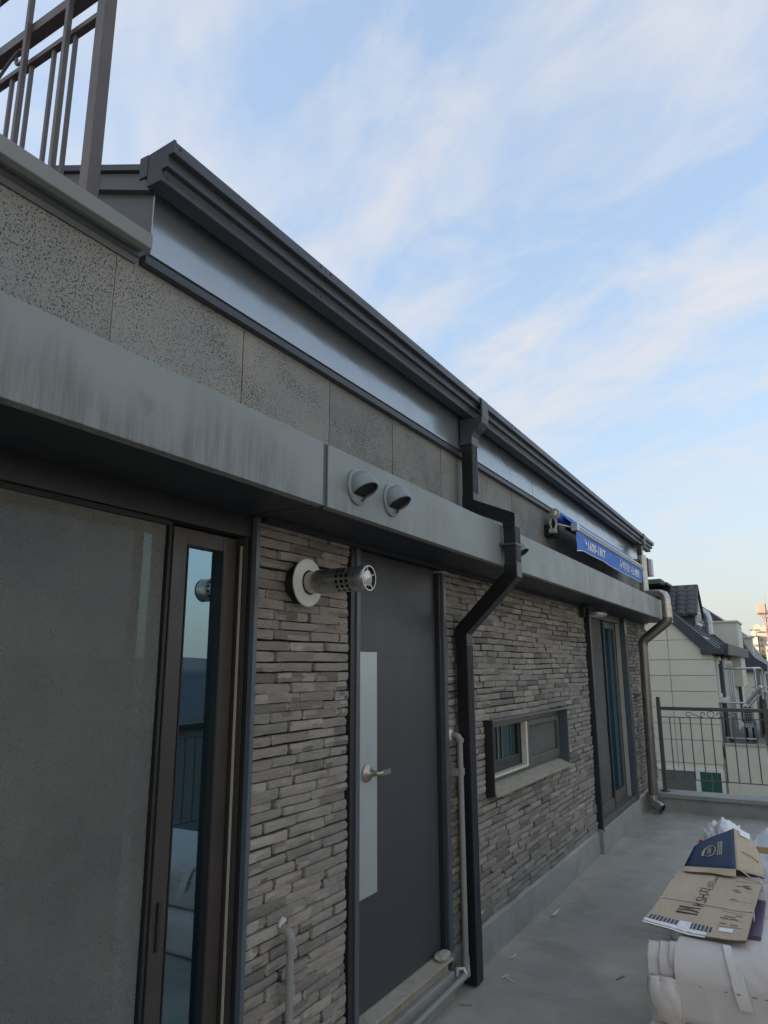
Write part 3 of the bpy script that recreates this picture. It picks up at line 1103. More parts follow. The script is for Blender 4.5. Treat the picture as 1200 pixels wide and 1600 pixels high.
# ---- far terrace door
td = MB().box(-0.12, 0.045, 6.865, 6.905, 0.175, 2.216).obj('terrace_door', 'dframe', house, bevel=0.003)
sub(MB().box(-0.10, 0.03, 6.9055, 6.935, 0.206, 2.216), 'steel_trim', 'trim', td)
sub(MB().box(-0.12, 0.04, 8.47, 8.595, 0.206, 2.216), 'door_jamb', 'brown', td, bevel=0.003)
sub(MB().box(-0.05, 0.046, 8.455, 8.4695, 0.206, 2.14), 'steel_trim', 'trim', td)
sub(MB().box(-0.12, 0.0, 6.936, 8.454, 2.13, 2.216), 'door_frame', 'grayframe', td, bevel=0.003)
sub(MB().box(-0.12, 0.035, 6.936, 8.454, 0.2055, 0.262), 'door_track', 'grayframe', td, bevel=0.003)
sub(MB().box(-0.045, -0.01, 6.937, 7.0, 0.263, 2.129).box(-0.045, -0.01, 7.0, 7.62, 0.263, 0.36), 'screen_frame', 'grayframe', td, bevel=0.003)
sub(MB().grid(lambda u, v: (-0.03 + 0.006 * noise.noise(Vector((u * 3, v * 4, 5))), 7.0 + 0.62 * u, 0.36 + 1.769 * v), 12, 20), 'insect_screen', 'screen', td, smooth=True)
sub(MB().box(-0.05, -0.008, 7.62, 7.68, 0.263, 2.129), 'meeting_stile', 'black', td, bevel=0.003)
sub(MB().box(-0.09, -0.055, 7.68, 7.76, 0.263, 2.129).box(-0.09, -0.055, 8.33, 8.40, 0.263, 2.129).box(-0.09, -0.055, 7.76, 8.33, 0.263, 0.37)
    .box(-0.09, -0.055, 7.76, 8.33, 2.06, 2.129), 'sash', 'grayframe', td, bevel=0.003)
sub(MB().box(-0.075, -0.07, 7.76, 8.33, 0.36, 2.07), 'glass_pane', 'glass', td)
sub(MB().box(-0.05, -0.008, 8.402, 8.412, 0.263, 2.129), 'gasket', 'gasket', td)
sub(MB().box(-0.08, -0.02, 8.413, 8.4545, 0.263, 2.129), 'door_jamb', 'brown', td)

# =================================================================== GUTTER AND PIPES
gut = thing('roof_gutter', 'long dark grey box gutter with two grooves along the roof edge', 'gutter', (0.15, 5.5, 3.2))
prof = [(0.124, 3.148), (0.183, 3.148), (0.186, 3.151), (0.186, 3.187), (0.209, 3.188), (0.211, 3.190), (0.211, 3.226),
        (0.233, 3.227), (0.235, 3.229), (0.235, 3.268), (0.229, 3.270), (0.226, 3.266), (0.180, 3.160), (0.129, 3.158), (0.129, 3.262), (0.124, 3.262)]
for a, b in ((1.312, 2.13), (2.132, 5.4), (5.402, 8.4), (8.402, 9.80)):
    t = MB()
    t.prism(prof, lambda u, v, q: (u, q, v), a, b)
    t.obj('trough', 'gutter', gut)
for yy in (1.302, 9.802):
    ec = MB()
    ec.prism([(0.122, 3.146), (0.187, 3.146), (0.187, 3.186), (0.212, 3.187), (0.212, 3.226), (0.2365, 3.227), (0.2365, 3.272), (0.122, 3.262)], lambda u, v, q: (u, q, v), yy, yy + 0.009)
    ec.obj('end_cap', 'gutter', gut)
ec = MB().box(0.085, 0.1215, 1.300, 1.308, 3.185, 3.262).box(0.0815, 0.1235, 1.312, 9.7, 3.205, 3.252)
ec.obj('back_flange', 'gutter', gut)
for yy in (1.33, 2.10, 2.17, 3.2, 4.35, 4.42, 5.37, 5.44, 6.6, 8.37):
    for zz in (3.255, 3.168):
        MB().lathe([(0, 0.006), (0.004, 0.005), (0.005, 0.0)], (0.2345 if zz > 3.2 else 0.1855, yy, zz), (1, 0, 0), 8).obj('rivet', 'darkgroove', gut)
strap = MB().box(0.2365, 0.242, 9.05, 9.16, 3.145, 3.272).box(0.10, 0.242, 9.05, 9.16, 3.136, 3.1445).box(0.14, 0.20, 9.06, 9.15, 3.0, 3.136)
strap.obj('outlet', 'gutter', gut)

dp = thing('downpipe', 'black square downpipe zigzagging from the gutter around the fascia to the floor by the door', 'downpipe', (0.06, 3.84, 0))
hp = MB()
hp.prism([(0.240, 3.266), (0.246, 3.255), (0.246, 3.15), (0.238, 3.11), (0.214, 3.078), (0.185, 3.055), (0.172, 3.03), (0.170, 2.98), (0.094, 2.98), (0.094, 3.146), (0.2365, 3.146), (0.2365, 3.266)],
         lambda u, v, q: (u, q, v), 3.785, 3.888)
hp.obj('hopper', 'gutter', dp, bevel=0.003)
PIPES = [[(0.132, 3.836, 2.985), (0.132, 3.83, 2.625)],
         [(0.132, 3.83, 2.66), (0.132, 3.83, 2.605), (0.415, 3.745, 2.475), (0.415, 3.74, 2.42)],
         [(0.415, 3.742, 2.455), (0.415, 3.74, 2.19)],
         [(0.415, 3.74, 2.215), (0.415, 3.742, 2.155), (0.062, 3.83, 1.855), (0.062, 3.832, 1.78)],
         [(0.062, 3.832, 1.83), (0.062, 3.84, 0.30)],
         [(0.062, 3.84, 0.305), (0.062, 3.84, 0.012)]]
for k, p in enumerate(PIPES):
    wd = 0.083 + (0.005 if k in (1, 3, 5) else 0.0)
    sweep_rect(p, wd, 0.070 + (0.005 if k in (1, 3, 5) else 0)).obj('elbow' if k in (1, 3) else 'pipe_length', 'pipeblack', dp, bevel=0.003)
for (x, ya, za, yb, zb) in ((0.167, 3.836, 2.98, 3.83, 2.68), (0.450, 3.741, 2.42, 3.74, 2.225), (0.097, 3.833, 1.77, 3.84, 0.31)):
    for q in (-0.03, -0.010, 0.012, 0.032):
        bead = MB()
        bead.box(x + 0.0002, x + 0.0038, (ya + yb) / 2 + q - 0.0035, (ya + yb) / 2 + q + 0.0035, zb, za)
        bead.obj('front_bead', 'gutter', dp)
br = MB().box(0.377, 0.455, 3.69, 3.795, 2.318, 2.328).box(0.36, 0.377, 3.68, 3.80, 2.316, 2.33)
br.obj('pipe_strap', 'gutter', dp)

sp = thing('round_downpipe', 'round stainless steel downpipe stepping over the far end of the fascia', 'downpipe', (0.13, 9.0, 0))
r = 0.053
MB().tube([(0.19, 9.1, 3.0), (0.19, 9.08, 2.56)], r, 16).obj('pipe_length', 'steel', sp, auto=40)
MB().tube([(0.19, 9.08, 2.60), (0.19, 9.07, 2.54), (0.23, 9.06, 2.51), (0.38, 9.02, 2.50), (0.425, 9.0, 2.485), (0.44, 9.0, 2.44)], r + 0.004, 16).obj('elbow', 'steel', sp, auto=40)
MB().tube([(0.44, 9.0, 2.45), (0.44, 9.0, 2.20)], r, 16).obj('pipe_length', 'steel', sp, auto=40)
MB().tube([(0.44, 9.0, 2.235), (0.44, 9.0, 2.19), (0.425, 9.0, 2.165), (0.16, 9.0, 1.965), (0.14, 9.0, 1.93), (0.138, 9.0, 1.88)], r + 0.004, 16).obj('elbow', 'darksteel', sp, auto=40)
MB().tube([(0.138, 9.0, 1.9), (0.115, 9.0, 0.16)], r, 16).obj('pipe_length', 'darksteel', sp, auto=40)
MB().tube([(0.115, 9.0, 0.20), (0.115, 9.0, 0.13), (0.13, 8.98, 0.10), (0.21, 8.95, 0.055)], r + 0.004, 16, cap=False).obj('shoe', 'steel', sp, auto=40)
MB().tube([(0.44, 9.0, 2.222), (0.44, 9.0, 2.238)], r + 0.008, 16).obj('collar', 'steel', sp, auto=40)
MB().box(0.0, 0.07, 8.93, 9.07, 1.30, 1.325).obj('bracket', 'darksteel', sp)

# ---- flue terminal
fu = thing('boiler_flue', 'horizontal stainless boiler flue with white round flange and perforated tip', 'flue', (0.0, 2.285, 1.985))
fx, fy, fz = 0.0, 2.285, 1.985
MB().lathe([(0.0, 0.0), (0.0, 0.074), (0.058, 0.066), (0.058, 0.0)], (0.004, fy, fz), (1, 0, 0), 32).obj('foam_and_shadow', 'black', fu, auto=40)  # dark foam, its black also standing in for the shadow behind the flange
MB().lathe([(0.059, 0.050), (0.059, 0.096), (0.064, 0.098), (0.068, 0.095), (0.072, 0.06), (0.072, 0.05)], (fx, fy, fz), (1, 0, 0), 36).obj('flange', 'flange', fu, auto=40)
tb = MB()
tb.lathe([(0.05, 0.0445), (0.118, 0.0445), (0.119, 0.0485), (0.220, 0.0485)], (fx, fy, fz), (1, 0, 0), 36)
tb.obj('tube', 'steel', fu, auto=40)
# perforated band: a real grid of holes between bars
pf = MB()
NA, R0 = 14, 0.0482
x0, x1, rowsn = 0.220, 0.290, 3
for k in range(NA):
    a0 = 2 * math.pi * k / NA
    da = 2 * math.pi / NA
    for rI in range(rowsn):
        cxh = x0 + (x1 - x0) * (rI + 0.5) / rowsn
        ac = a0 + da / 2
        hw = (x1 - x0) / rowsn / 2
        inner, outer = [], []
        for q in range(8):
            t = math.pi / 4 * q
            inner.append((cxh + 0.0078 * math.cos(t), ac + 0.0078 / R0 * math.sin(t)))
            m = max(abs(math.cos(t)), abs(math.sin(t)))
            outer.append((cxh + hw * math.cos(t) / m, ac + da / 2 * math.sin(t) / m))
        def P3(x, an):
            return (x, fy + R0 * math.cos(an), fz + R0 * math.sin(an))
        for q in range(8):
            q2 = (q + 1) % 8
            pf.face([P3(*outer[q]), P3(*outer[q2]), P3(*inner[q2]), P3(*inner[q])])
pf.obj('perforated_band', 'steel', fu)
MB().lathe([(0.12, 0.034), (0.335, 0.034)], (fx, fy, fz), (1, 0, 0), 24).obj('inner_tube', 'black', fu, auto=40)
MB().lathe([(0.290, 0.0485), (0.291, 0.0505), (0.345, 0.0505), (0.348, 0.049), (0.352, 0.0515), (0.356, 0.049), (0.356, 0.045), (0.30, 0.045)], (fx, fy, fz), (1, 0, 0), 36).obj('end_ring', 'steel', fu, auto=40)
MB().lathe([(0.345, 0.0), (0.345, 0.029), (0.349, 0.031), (0.355, 0.012), (0.360, 0.0)], (fx, fy, fz), (1, 0, 0), 28).obj('end_disc', 'alu', fu, auto=40)
spk = MB()
for k in range(5):
    an = 2 * math.pi * k / 5 + 0.4
    spk.tube([(0.347, fy + 0.028 * math.cos(an), fz + 0.028 * math.sin(an)), (0.349, fy + 0.046 * math.cos(an), fz + 0.046 * math.sin(an))], 0.003, 6)
spk.obj('end_spoke', 'alu', fu)
MB().lathe([(0.318, 0.0), (0.318, 0.045)], (fx, fy, fz), (1, 0, 0), 24).obj('inner_shade', 'black', fu)

# ---- round vent hoods on the fascia


def vent_hood(y, z, label):
    t = thing('vent_hood', label, 'vent', (0.36, y, z), 'round vent hoods on the fascia')
    ringm = MB()
    ringm.lathe([(0.0, 0.0), (0.0, 0.068), (0.006, 0.070), (0.010, 0.066), (0.012, 0.058)], (0.3605, y, z), (1, 0, 0), 32)
    ringm.obj('rim', 'hood', t, auto=40)
    nrm = Vector((0.50, 0, -0.86)).normalized()
    cen = Vector((0.384, y, z))
    bm = bmesh.new()
    bmesh.ops.create_uvsphere(bm, u_segments=36, v_segments=22, radius=0.0605)
    for v in bm.verts:
        v.co = Vector((v.co.x * 1.02, v.co.y, v.co.z)) + cen
    bmesh.ops.bisect_plane(bm, geom=bm.verts[:] + bm.edges[:] + bm.faces[:], plane_co=cen + nrm * 0.026, plane_no=nrm, clear_outer=True)
    bmesh.ops.bisect_plane(bm, geom=bm.verts[:] + bm.edges[:] + bm.faces[:], plane_co=Vector((0.366, y, z)), plane_no=Vector((-1, 0, 0)), clear_outer=True)
    me = bpy.data.meshes.new('cowl')
    bm.to_mesh(me)
    bm.free()
    me.materials.append(M['hood'])
    me.polygons.foreach_set('use_smooth', [True] * len(me.polygons))
    db = bpy.data.objects.new('cowl', me)
    C.objects.link(db)
    put(db, t)
    so_ = db.modifiers.new('solid', 'SOLIDIFY')
    so_.thickness = 0.003
    th = MB()
    th.lathe([(0.0, 0.0), (0.0, 0.054)], cen + nrm * 0.014, nrm, 24)
    th.obj('throat_shade', 'black', t)  # black disc stands in for the shade inside the hood
    return t


vent_hood(2.185, 2.322, 'round grey vent hood with soot above it, nearest the wide fascia joint')
vent_hood(2.452, 2.325, 'round grey vent hood, right of the sooty one')
vent_hood(3.93, 2.320, 'round grey vent hood half hidden behind the black downpipe')

# ---- water pipes on the bricks
wp = thing('water_pipe', 'short grey water pipe with elbow leaving the bricks left of the door', 'pipe', (0.05, 2.24, 0))


def elbow_pts(x0, x1, y, z, r=0.03, n=6):
    return [(x0, y, z), (x1 - r, y, z)] + [(x1 - r + r * math.sin(a), y, z - r + r * math.cos(a)) for a in [math.pi / 2 * k / n for k in range(1, n + 1)]]


MB().tube(elbow_pts(-0.02, 0.055, 2.235, 0.722) + [(0.055, 2.235, 0.665)], 0.0175, 14).obj('elbow', 'greypipe', wp, auto=50)
MB().tube([(0.055, 2.235, 0.67), (0.055, 2.24, 0.10)], 0.0145, 14).obj('pipe_length', 'greypipe', wp, auto=50)
MB().tube([(0.055, 2.235, 0.682), (0.055, 2.235, 0.664)], 0.0205, 14).obj('collar', 'greypipe', wp, auto=50)
MB().tube([(0.055, 2.238, 0.552), (0.055, 2.238, 0.515)], 0.0185, 12).box(0.0, 0.055, 2.223, 2.227, 0.517, 0.55).box(0.003, 0.008, 2.165, 2.225, 0.517, 0.55).box(0.03, 0.035, 2.252, 2.285, 0.52, 0.548).obj('clip', 'greypipe', wp)
cm = MB()
for k in range(7):
    a = random.uniform(0, 6.28)
    cm.tube([(0.004, 2.235, 0.735), (0.02, 2.235 + 0.02 * math.cos(a), 0.74 + 0.022 * math.sin(a))], [0.012, 0.004], 6)
cm.obj('sealant', 'flange', wp)

wq = thing('water_pipe', 'grey water pipe dropping between door and black downpipe, then running along the step', 'pipe', (0.06, 3.73, 0))
yq = 3.735
MB().tube(elbow_pts(-0.02, 0.065, yq - 0.005, 1.275), 0.0185, 14).obj('elbow', 'greypipe', wq, auto=50)
MB().tube([(0.065, yq - 0.005, 1.25), (0.065, yq, 0.15)], 0.0155, 14).obj('pipe_length', 'greypipe', wq, auto=50)
MB().tube([(0.065, yq - 0.005, 1.262), (0.065, yq - 0.005, 1.24)], 0.0215, 14).obj('collar', 'greypipe', wq, auto=50)
MB().tube([(0.065, yq, 0.17), (0.066, yq, 0.13), (0.072, yq - 0.012, 0.108), (0.088, yq - 0.04, 0.10)], 0.0195, 14).obj('elbow', 'greypipe', wq, auto=50)
MB().tube([(0.084, yq - 0.035, 0.10), (0.105, 2.3, 0.09)], 0.0165, 14).obj('pipe_length', 'greypipe', wq, auto=50)
MB().lathe([(0, 0.0), (0, 0.034), (0.012, 0.034), (0.02, 0.022), (0.02, 0.0)], (0.0, yq - 0.005, 1.275), (1, 0, 0), 20).obj('flange', 'flange', wq, auto=40)
for zc_ in (1.085,):
    MB().tube([(0.065, yq, zc_ + 0.018), (0.065, yq, zc_ - 0.018)], 0.0205, 12).box(0.0, 0.062, yq - 0.035, yq - 0.030, zc_ - 0.02, zc_ + 0.02).box(0.055, 0.06, yq + 0.015, yq + 0.055, zc_ - 0.016, zc_ + 0.016).box(0.0, 0.006, yq - 0.05, yq + 0.03, zc_ - 0.035, zc_ + 0.03).obj('clip', 'greypipe', wq)
MB().tube([(0.09, yq - 0.055, 0.108), (0.075, yq - 0.05, 0.128), (0.045, yq - 0.055, 0.125), (0.04, yq - 0.06, 0.09)], 0.008, 8).obj('tie', 'whitebox', wq, auto=50)
vl = thing('drain_outlet', 'small round steel drain outlet in the plinth beside the grey pipe', 'drain', (0.03, 3.70, 0.15))
MB().lathe([(0.0, 0.0), (0.0, 0.026), (0.012, 0.027), (0.014, 0.02), (0.008, 0.018), (0.008, 0.0)], (0.016, 3.672, 0.128), (1, 0, 0), 20).obj('ring', 'steel', vl, auto=40)
grm = MB()
for k in range(3):
    grm.box(0.025, 0.029, 3.657 + 0.012 * k, 3.661 + 0.012 * k, 0.11, 0.146)
grm.obj('grille', 'steel', vl)

st = MB()
bm = bmesh.new()
bmesh.ops.create_icosphere(bm, subdivisions=3, radius=1)
for v in bm.verts:
    n = noise.noise(v.co * 1.7) * 0.25 + noise.noise(v.co * 4) * 0.08
    v.co = Vector((v.co.x * 0.035, v.co.y * 0.058, v.co.z * 0.022)) * (1 + n)
me = bpy.data.meshes.new('pebble')
bm.to_mesh(me)
bm.free()
me.materials.append(M['stone'])
peb = bpy.data.objects.new('pebble', me)
peb.location = (0.022, 3.55, 0.222)
C.objects.link(peb)
tag(peb, 'flat pale stone lying on the door sill at its right end', 'stone')

# ---- wall lamp
lp = thing('wall_lamp', 'small disc lamp on a dark bracket under the fascia at the far door', 'lamp', (0.15, 6.75, 2.15))
MB().box(0.0, 0.10, 6.60, 6.83, 2.195, 2.2155).box(0.02, 0.06, 6.62, 6.66, 2.10, 2.195).obj('bracket', 'dframe', lp, bevel=0.002)
MB().tube([(0.05, 6.66, 2.15), (0.10, 6.68, 2.135), (0.16, 6.70, 2.13)], 0.010, 8).tube([(0.20, 6.76, 2.215), (0.20, 6.76, 2.14)], 0.006, 8).obj('arm', 'dframe', lp, auto=40)
MB().lathe([(0.0, 0.0), (0.0, 0.080), (0.018, 0.085), (0.028, 0.075), (0.028, 0.0)], (0.16, 6.72, 2.112), (0, 0.12, 1), 28).obj('lamp_head', 'alu', lp, auto=40)
MB().lathe([(-0.004, 0.0), (-0.004, 0.060), (0.0, 0.066)], (0.16, 6.72, 2.110), (0, 0.12, 1), 28).obj('diffuser', 'whitebox', lp, auto=40)

# ---- awning
aw = thing('awning', 'retracted bright blue awning with white lettering on its valance', 'awning', (0.15, 7.0, 2.8))
ax0, ax1 = 5.55, 8.45
MB().tube([(0.15, ax0 + 0.02, 2.865), (0.15, ax1, 2.865)], 0.045, 16).obj('cloth_roll', 'blue', aw, auto=40)
fb = MB()
fb.grid(lambda u, v: (0.17 + 0.125 * u, ax0 + 0.06 + (ax1 - ax0 - 0.06) * v, 2.905 - 0.125 * u - 0.012 * math.sin(math.pi * u)), 6, 4)
fb.obj('cloth', 'blue', aw, smooth=True)
MB().prism([(0.275, 2.735), (0.305, 2.735), (0.312, 2.755), (0.305, 2.785), (0.275, 2.785)], lambda u, v, q: (u, q, v), ax0 + 0.05, ax1 + 0.02).obj('front_bar', 'alu', aw, bevel=0.003)
MB().box(0.306, 0.3145, ax0 + 0.05, ax1 + 0.02, 2.758, 2.7645).obj('bar_bead', 'dframe', aw)
MB().box(0.262, 0.318, ax0 + 0.035, ax0 + 0.09, 2.728, 2.79).obj('bar_end_cap', 'alu', aw, bevel=0.004)
va = MB()


def valance(u, v):
    y = ax0 + 0.07 + (ax1 - ax0 - 0.10) * u
    drop = 0.150 + 0.022 * math.exp(-((u - 0.0) / 0.05) ** 2) - 0.012 * math.sin(u * 7.0) * (1 - u)
    x = 0.296 + 0.010 * math.sin(u * 21 + v) * v * math.exp(-u * 2.0) + 0.006 * noise.noise(Vector((u * 9, v * 2, 0))) - 0.012 * v
    return (x, y, 2.740 - drop * v)


va.grid(valance, 60, 8)
vo = va.obj('valance', 'blue', aw, smooth=True)
MB().tube([Vector(valance(k / 60, 1.0)) for k in range(61)], 0.0035, 6).obj('valance_hem', 'white', aw)


def on_val(u0, u1, v0, v1, wdt, hgt):
    def fn(x, y):
        u = u0 + (u1 - u0) * x / wdt
        v = v1 + (v0 - v1) * y / hgt
        p = valance(u, v)
        return (p[0] + 0.0035, p[1], p[2])
    return fn


for body, u0, u1, v0, v1 in (('1600-1817', 0.13, 0.355, 0.24, 0.76), ('㈜하이브 시스템창', 0.58, 0.94, 0.22, 0.74)):
    v, f = text2d(body, 1.0, 0.03)
    if v:
        wx = max(a for a, _ in v)
        hy = max(c for _, c in v)
        bb = MB()
        fn = on_val(u0, u1, v0, v1, wx, hy)
        bb.v = [fn(a, c) for a, c in v]
        bb.f = f
        bb.mi = [0] * len(f)
        bb.obj('lettering', 'white', aw)
sw_ = MB()
fn = on_val(0.085, 0.125, 0.25, 0.60, 1, 1)
sw_.face([fn(0.0, 0.9), fn(0.5, 0.6), fn(1.0, 0.5), fn(0.9, 0.15), fn(0.6, 0.1), fn(0.35, 0.4)])
sw_.obj('swoosh_mark', 'white', aw)
# roller end, bracket arm and wall plate at the near end
MB().lathe([(0.0, 0.0), (0.0, 0.042), (0.010, 0.047), (0.026, 0.047), (0.034, 0.040), (0.034, 0.0)], (0.15, ax0 - 0.035, 2.87), (0, 1, 0), 24).obj('roller_cap', 'dullcream', aw, auto=40)
MB().lathe([(-0.004, 0.0), (-0.004, 0.025), (0.0, 0.03)], (0.15, ax0 - 0.046, 2.87), (0, 1, 0), 20).obj('roller_hub', 'alu', aw, auto=40)
MB().tube([(0.15, ax0 - 0.02, 2.83), (0.17, ax0 - 0.05, 2.78), (0.16, ax0 - 0.06, 2.73)], 0.011, 8).tube([(0.12, ax0 - 0.02, 2.84), (0.115, ax0 - 0.05, 2.79), (0.13, ax0 - 0.06, 2.74)], 0.009, 8).box(0.115, 0.172, ax0 - 0.085, ax0 - 0.035, 2.705, 2.74).obj('bracket', 'dullcream', aw, bevel=0.003)
MB().box(0.041, 0.085, ax0 + 0.03, ax0 + 0.15, 2.70, 2.80).box(0.105, 0.15, ax0 + 0.05, ax0 + 0.09, 2.68, 2.86).obj('wall_bracket', 'black', aw, bevel=0.004)
MB().tube([(0.15, ax0 + 0.05, 2.80), (0.28, ax0 + 0.06, 2.755)], 0.005, 6).obj('cord', 'white', aw)
arm = MB()
for (ya, yb) in ((5.9, 6.9), (8.2, 7.2)):
    arm.tube([(0.14, ya, 2.81), (0.20, yb, 2.78), (0.275, ya + (yb - ya) * 0.1, 2.765)], 0.014, 8)
arm.obj('folding_arm', 'dframe', aw, auto=40)

# ---- junction box at the far wall end
jb = thing('junction_box', 'white box on a bracket at the far end of the wall under the gutter', 'box', (0.17, 9.6, 2.9))
MB().box(0.10, 0.235, 9.50, 9.62, 2.79, 3.01).obj('casing', 'whitebox', jb, bevel=0.006)
MB().box(0.09, 0.20, 9.488, 9.4995, 2.775, 3.025).obj('lid', 'darksteel', jb, bevel=0.003)
MB().box(0.041, 0.09, 9.50, 9.62, 2.86, 2.94).obj('bracket', 'darksteel', jb)

# =================================================================== TERRACE EDGE
pw = thing('parapet_wall', 'low painted parapet across the far end of the terrace', 'parapet', (1.3, 9.3, 0))
MB().box(0.013, 2.9, 9.182, 9.40, -0.25, 0.148).obj('upstand', 'parapet', pw)
MB().prism([(9.15, 0.15), (9.44, 0.15), (9.44, 0.205), (9.15, 0.196)], lambda u, v, q: (q, u, v), 0.013, 2.92).obj('coping', 'parapet', pw, bevel=0.006)
pw2 = thing('parapet_wall', 'low painted parapet along the open side of the terrace', 'parapet', (2.8, 3.5, 0))
MB().box(2.721, 2.90, -2.2, 9.148, -0.25, 0.148).obj('upstand', 'parapet', pw2)
MB().box(2.70, 2.92, -2.2, 9.148, 0.149, 0.20).obj('coping', 'parapet', pw2, bevel=0.006)


def spiral(c, r0, r1, a0, a1, n, fn):
    return [fn(c[0] + (r0 + (r1 - r0) * k / n) * math.cos(a0 + (a1 - a0) * k / n), c[1] + (r0 + (r1 - r0) * k / n) * math.sin(a0 + (a1 - a0) * k / n)) for k in range(n + 1)]


def fence(label, fn, bays, zb, group=None, post0=True):
    """fn(s, z) -> 3-D point along the fence; bays: list of (s0, s1)"""
    t = thing('railing', label, 'railing', fn(bays[0][0], zb))
    posts = sorted(set([b[0] for b in bays] + [b[1] for b in bays]))
    for s in posts:
        p = MB()
        a, c = Vector(fn(s - 0.022, zb)), Vector(fn(s + 0.022, zb))
        d = (c - a).normalized()
        nrm = Vector((-d.y, d.x, 0)) * 0.022
        p.prism([(0, 0), (1, 0), (1, 1), (0, 1)], lambda u, v, q: tuple(a + (c - a) * u + nrm * (2 * v - 1) + Vector((0, 0, q))), 0, 1.03)
        o_ = Vector(fn(s, zb))
        p.lathe([(1.03, 0.026), (1.042, 0.026), (1.045, 0.012), (1.052, 0.020), (1.066, 0.026), (1.08, 0.020), (1.088, 0.0)], o_, (0, 0, 1), 14)
        p.lathe([(0.0, 0.055), (0.012, 0.055), (0.016, 0.03)], o_, (0, 0, 1), 4)
        p.obj('post', 'rail', t, auto=40)
    for (a, b) in bays:
        ta, tb_ = a + 0.022, b - 0.022
        def bar(za, zb2, w, name):
            q = MB()
            A, B = Vector(fn(ta, 0)), Vector(fn(tb_, 0))
            d = (B - A).normalized()
            nn = Vector((-d.y, d.x, 0)) * w
            q.prism([(-1, za), (1, za), (1, zb2), (-1, zb2)], lambda u, v, k: tuple(A + (B - A) * k + nn * u + Vector((0, 0, v))), 0, 1)
            q.obj(name, 'rail', t)
        bar(zb + 0.93, zb + 0.968, 0.018, 'top_rail')
        bar(zb + 0.845, zb + 0.855, 0.009, 'lower_rail')
        bar(zb + 0.145, zb + 0.155, 0.009, 'bottom_rail')
        n = int(round((b - a) / 0.112))
        for k in range(1, n):
            s = a + (b - a) * k / n
            MB().tube([fn(s, zb + 0.153), fn(s, zb + 0.847)], 0.0062, 6).obj('baluster', 'rail', t)
        m_ = (a + b) / 2
        zc_ = zb + 0.892
        F = lambda u, v: fn(u, v)
        sc = MB()
        sc.tube(arc((m_, zc_), 0.036, 0, 2 * math.pi, 24, F), 0.0042, 6)
        for s in (-1, 1):
            c0 = (m_ + s * 0.080, zc_)
            pts = spiral(c0, 0.008, 0.036, math.pi * (0.5 + 2.0 * s * 0) , math.pi * 0.5, 1, F)[:0]
            pts = [F(c0[0] + s * (0.036 - 0.028 * k / 26) * math.cos(-math.pi / 2 + math.pi * 1.9 * k / 26), c0[1] + (0.036 - 0.028 * k / 26) * math.sin(-math.pi / 2 + math.pi * 1.9 * k / 26)) for k in range(27)]
            tail = [F(c0[0] + s * (0.15 * k / 10), c0[1] - 0.036 + 0.055 * (k / 10) ** 1.6) for k in range(10, 0, -1)]
            c1 = (c0[0] + s * 0.165, c0[1] - 0.005)
            hook = [F(c1[0] + s * 0.024 * math.cos(q), c1[1] + 0.024 * math.sin(q)) for q in [math.pi * (-0.9 + 1.5 * k / 12) for k in range(13)]]
            sc.tube(hook + tail + pts, 0.0042, 6)
        sc.obj('scroll', 'rail', t, auto=50)
    return t


fence('thin brown railing with scrollwork and ball-topped posts across the far terrace end', lambda s, z: (s, 9.29, z), [(0.205, 1.352), (1.352, 2.50)], 0.20)
fence('thin brown railing with scrollwork along the open side of the terrace', lambda s, z: (2.81, s, z), [(-1.9, -0.75), (-0.75, 0.4), (0.4, 1.55), (1.55, 2.7), (2.7, 3.85), (3.85, 5.0), (5.0, 6.15), (6.15, 7.3), (7.3, 8.45)], 0.20)

# ---- upper terrace railing
ur = thing('railing', 'tall brown steel railing standing on the coping of the upper terrace', 'railing', (0, 0.5, 3.0))
yr = 1.15
for xp in (0.052, -1.75):
    MB().box(xp - 0.021, xp + 0.021, yr - 0.021, yr + 0.021, 3.0, 4.25).obj('post', 'rail', ur, bevel=0.002)
Xa, Xb = -1.729, 0.031
MB().box(Xa, Xb, yr - 0.02, yr + 0.02, 3.825, 3.865).obj('middle_rail', 'rail', ur, bevel=0.002)
MB().box(Xa, Xb, yr - 0.012, yr + 0.012, 3.705, 3.725).obj('lower_rail', 'rail', ur, bevel=0.001)
MB().box(Xa, Xb, yr - 0.025, yr + 0.025, 4.16, 4.20).obj('top_rail', 'rail', ur, bevel=0.002)
MB().box(Xa, Xb, yr - 0.012, yr + 0.012, 3.05, 3.07).obj('bottom_rail', 'rail', ur)
for k in range(7):
    xt = -0.104 - 0.232 * k
    xs = -0.150 - 0.238 * k
    MB().box(xt - 0.008, xt + 0.008, yr - 0.0375, yr - 0.0205, 3.0, 4.16).obj('tall_baluster', 'rail', ur)
    for dx in (0.052, -0.060):
        MB().box(xs + dx - 0.006, xs + dx + 0.006, yr - 0.006, yr + 0.006, 3.07, 3.7045).obj('baluster', 'rail', ur)
for xc in (-0.455, -0.93, -1.41):
    F = lambda u, v: (u, yr, v)
    sc = MB()
    pts = [F(xc + 0.03 + (0.038 - 0.025 * k / 20) * math.cos(math.pi * (0.5 - 1.7 * k / 20)), 3.782 + (0.038 - 0.025 * k / 20) * math.sin(math.pi * (0.5 - 1.7 * k / 20))) for k in range(20, -1, -1)]
    tail = [F(xc + 0.03 - 0.15 * k / 8, 3.82 - 0.085 * (k / 8) ** 1.4) for k in range(1, 9)]
    sc.tube(pts + tail, 0.006, 8)
    sc.obj('scroll', 'rail', ur, auto=50)

# =================================================================== PILE OF PACKAGING
# folded paper bundles


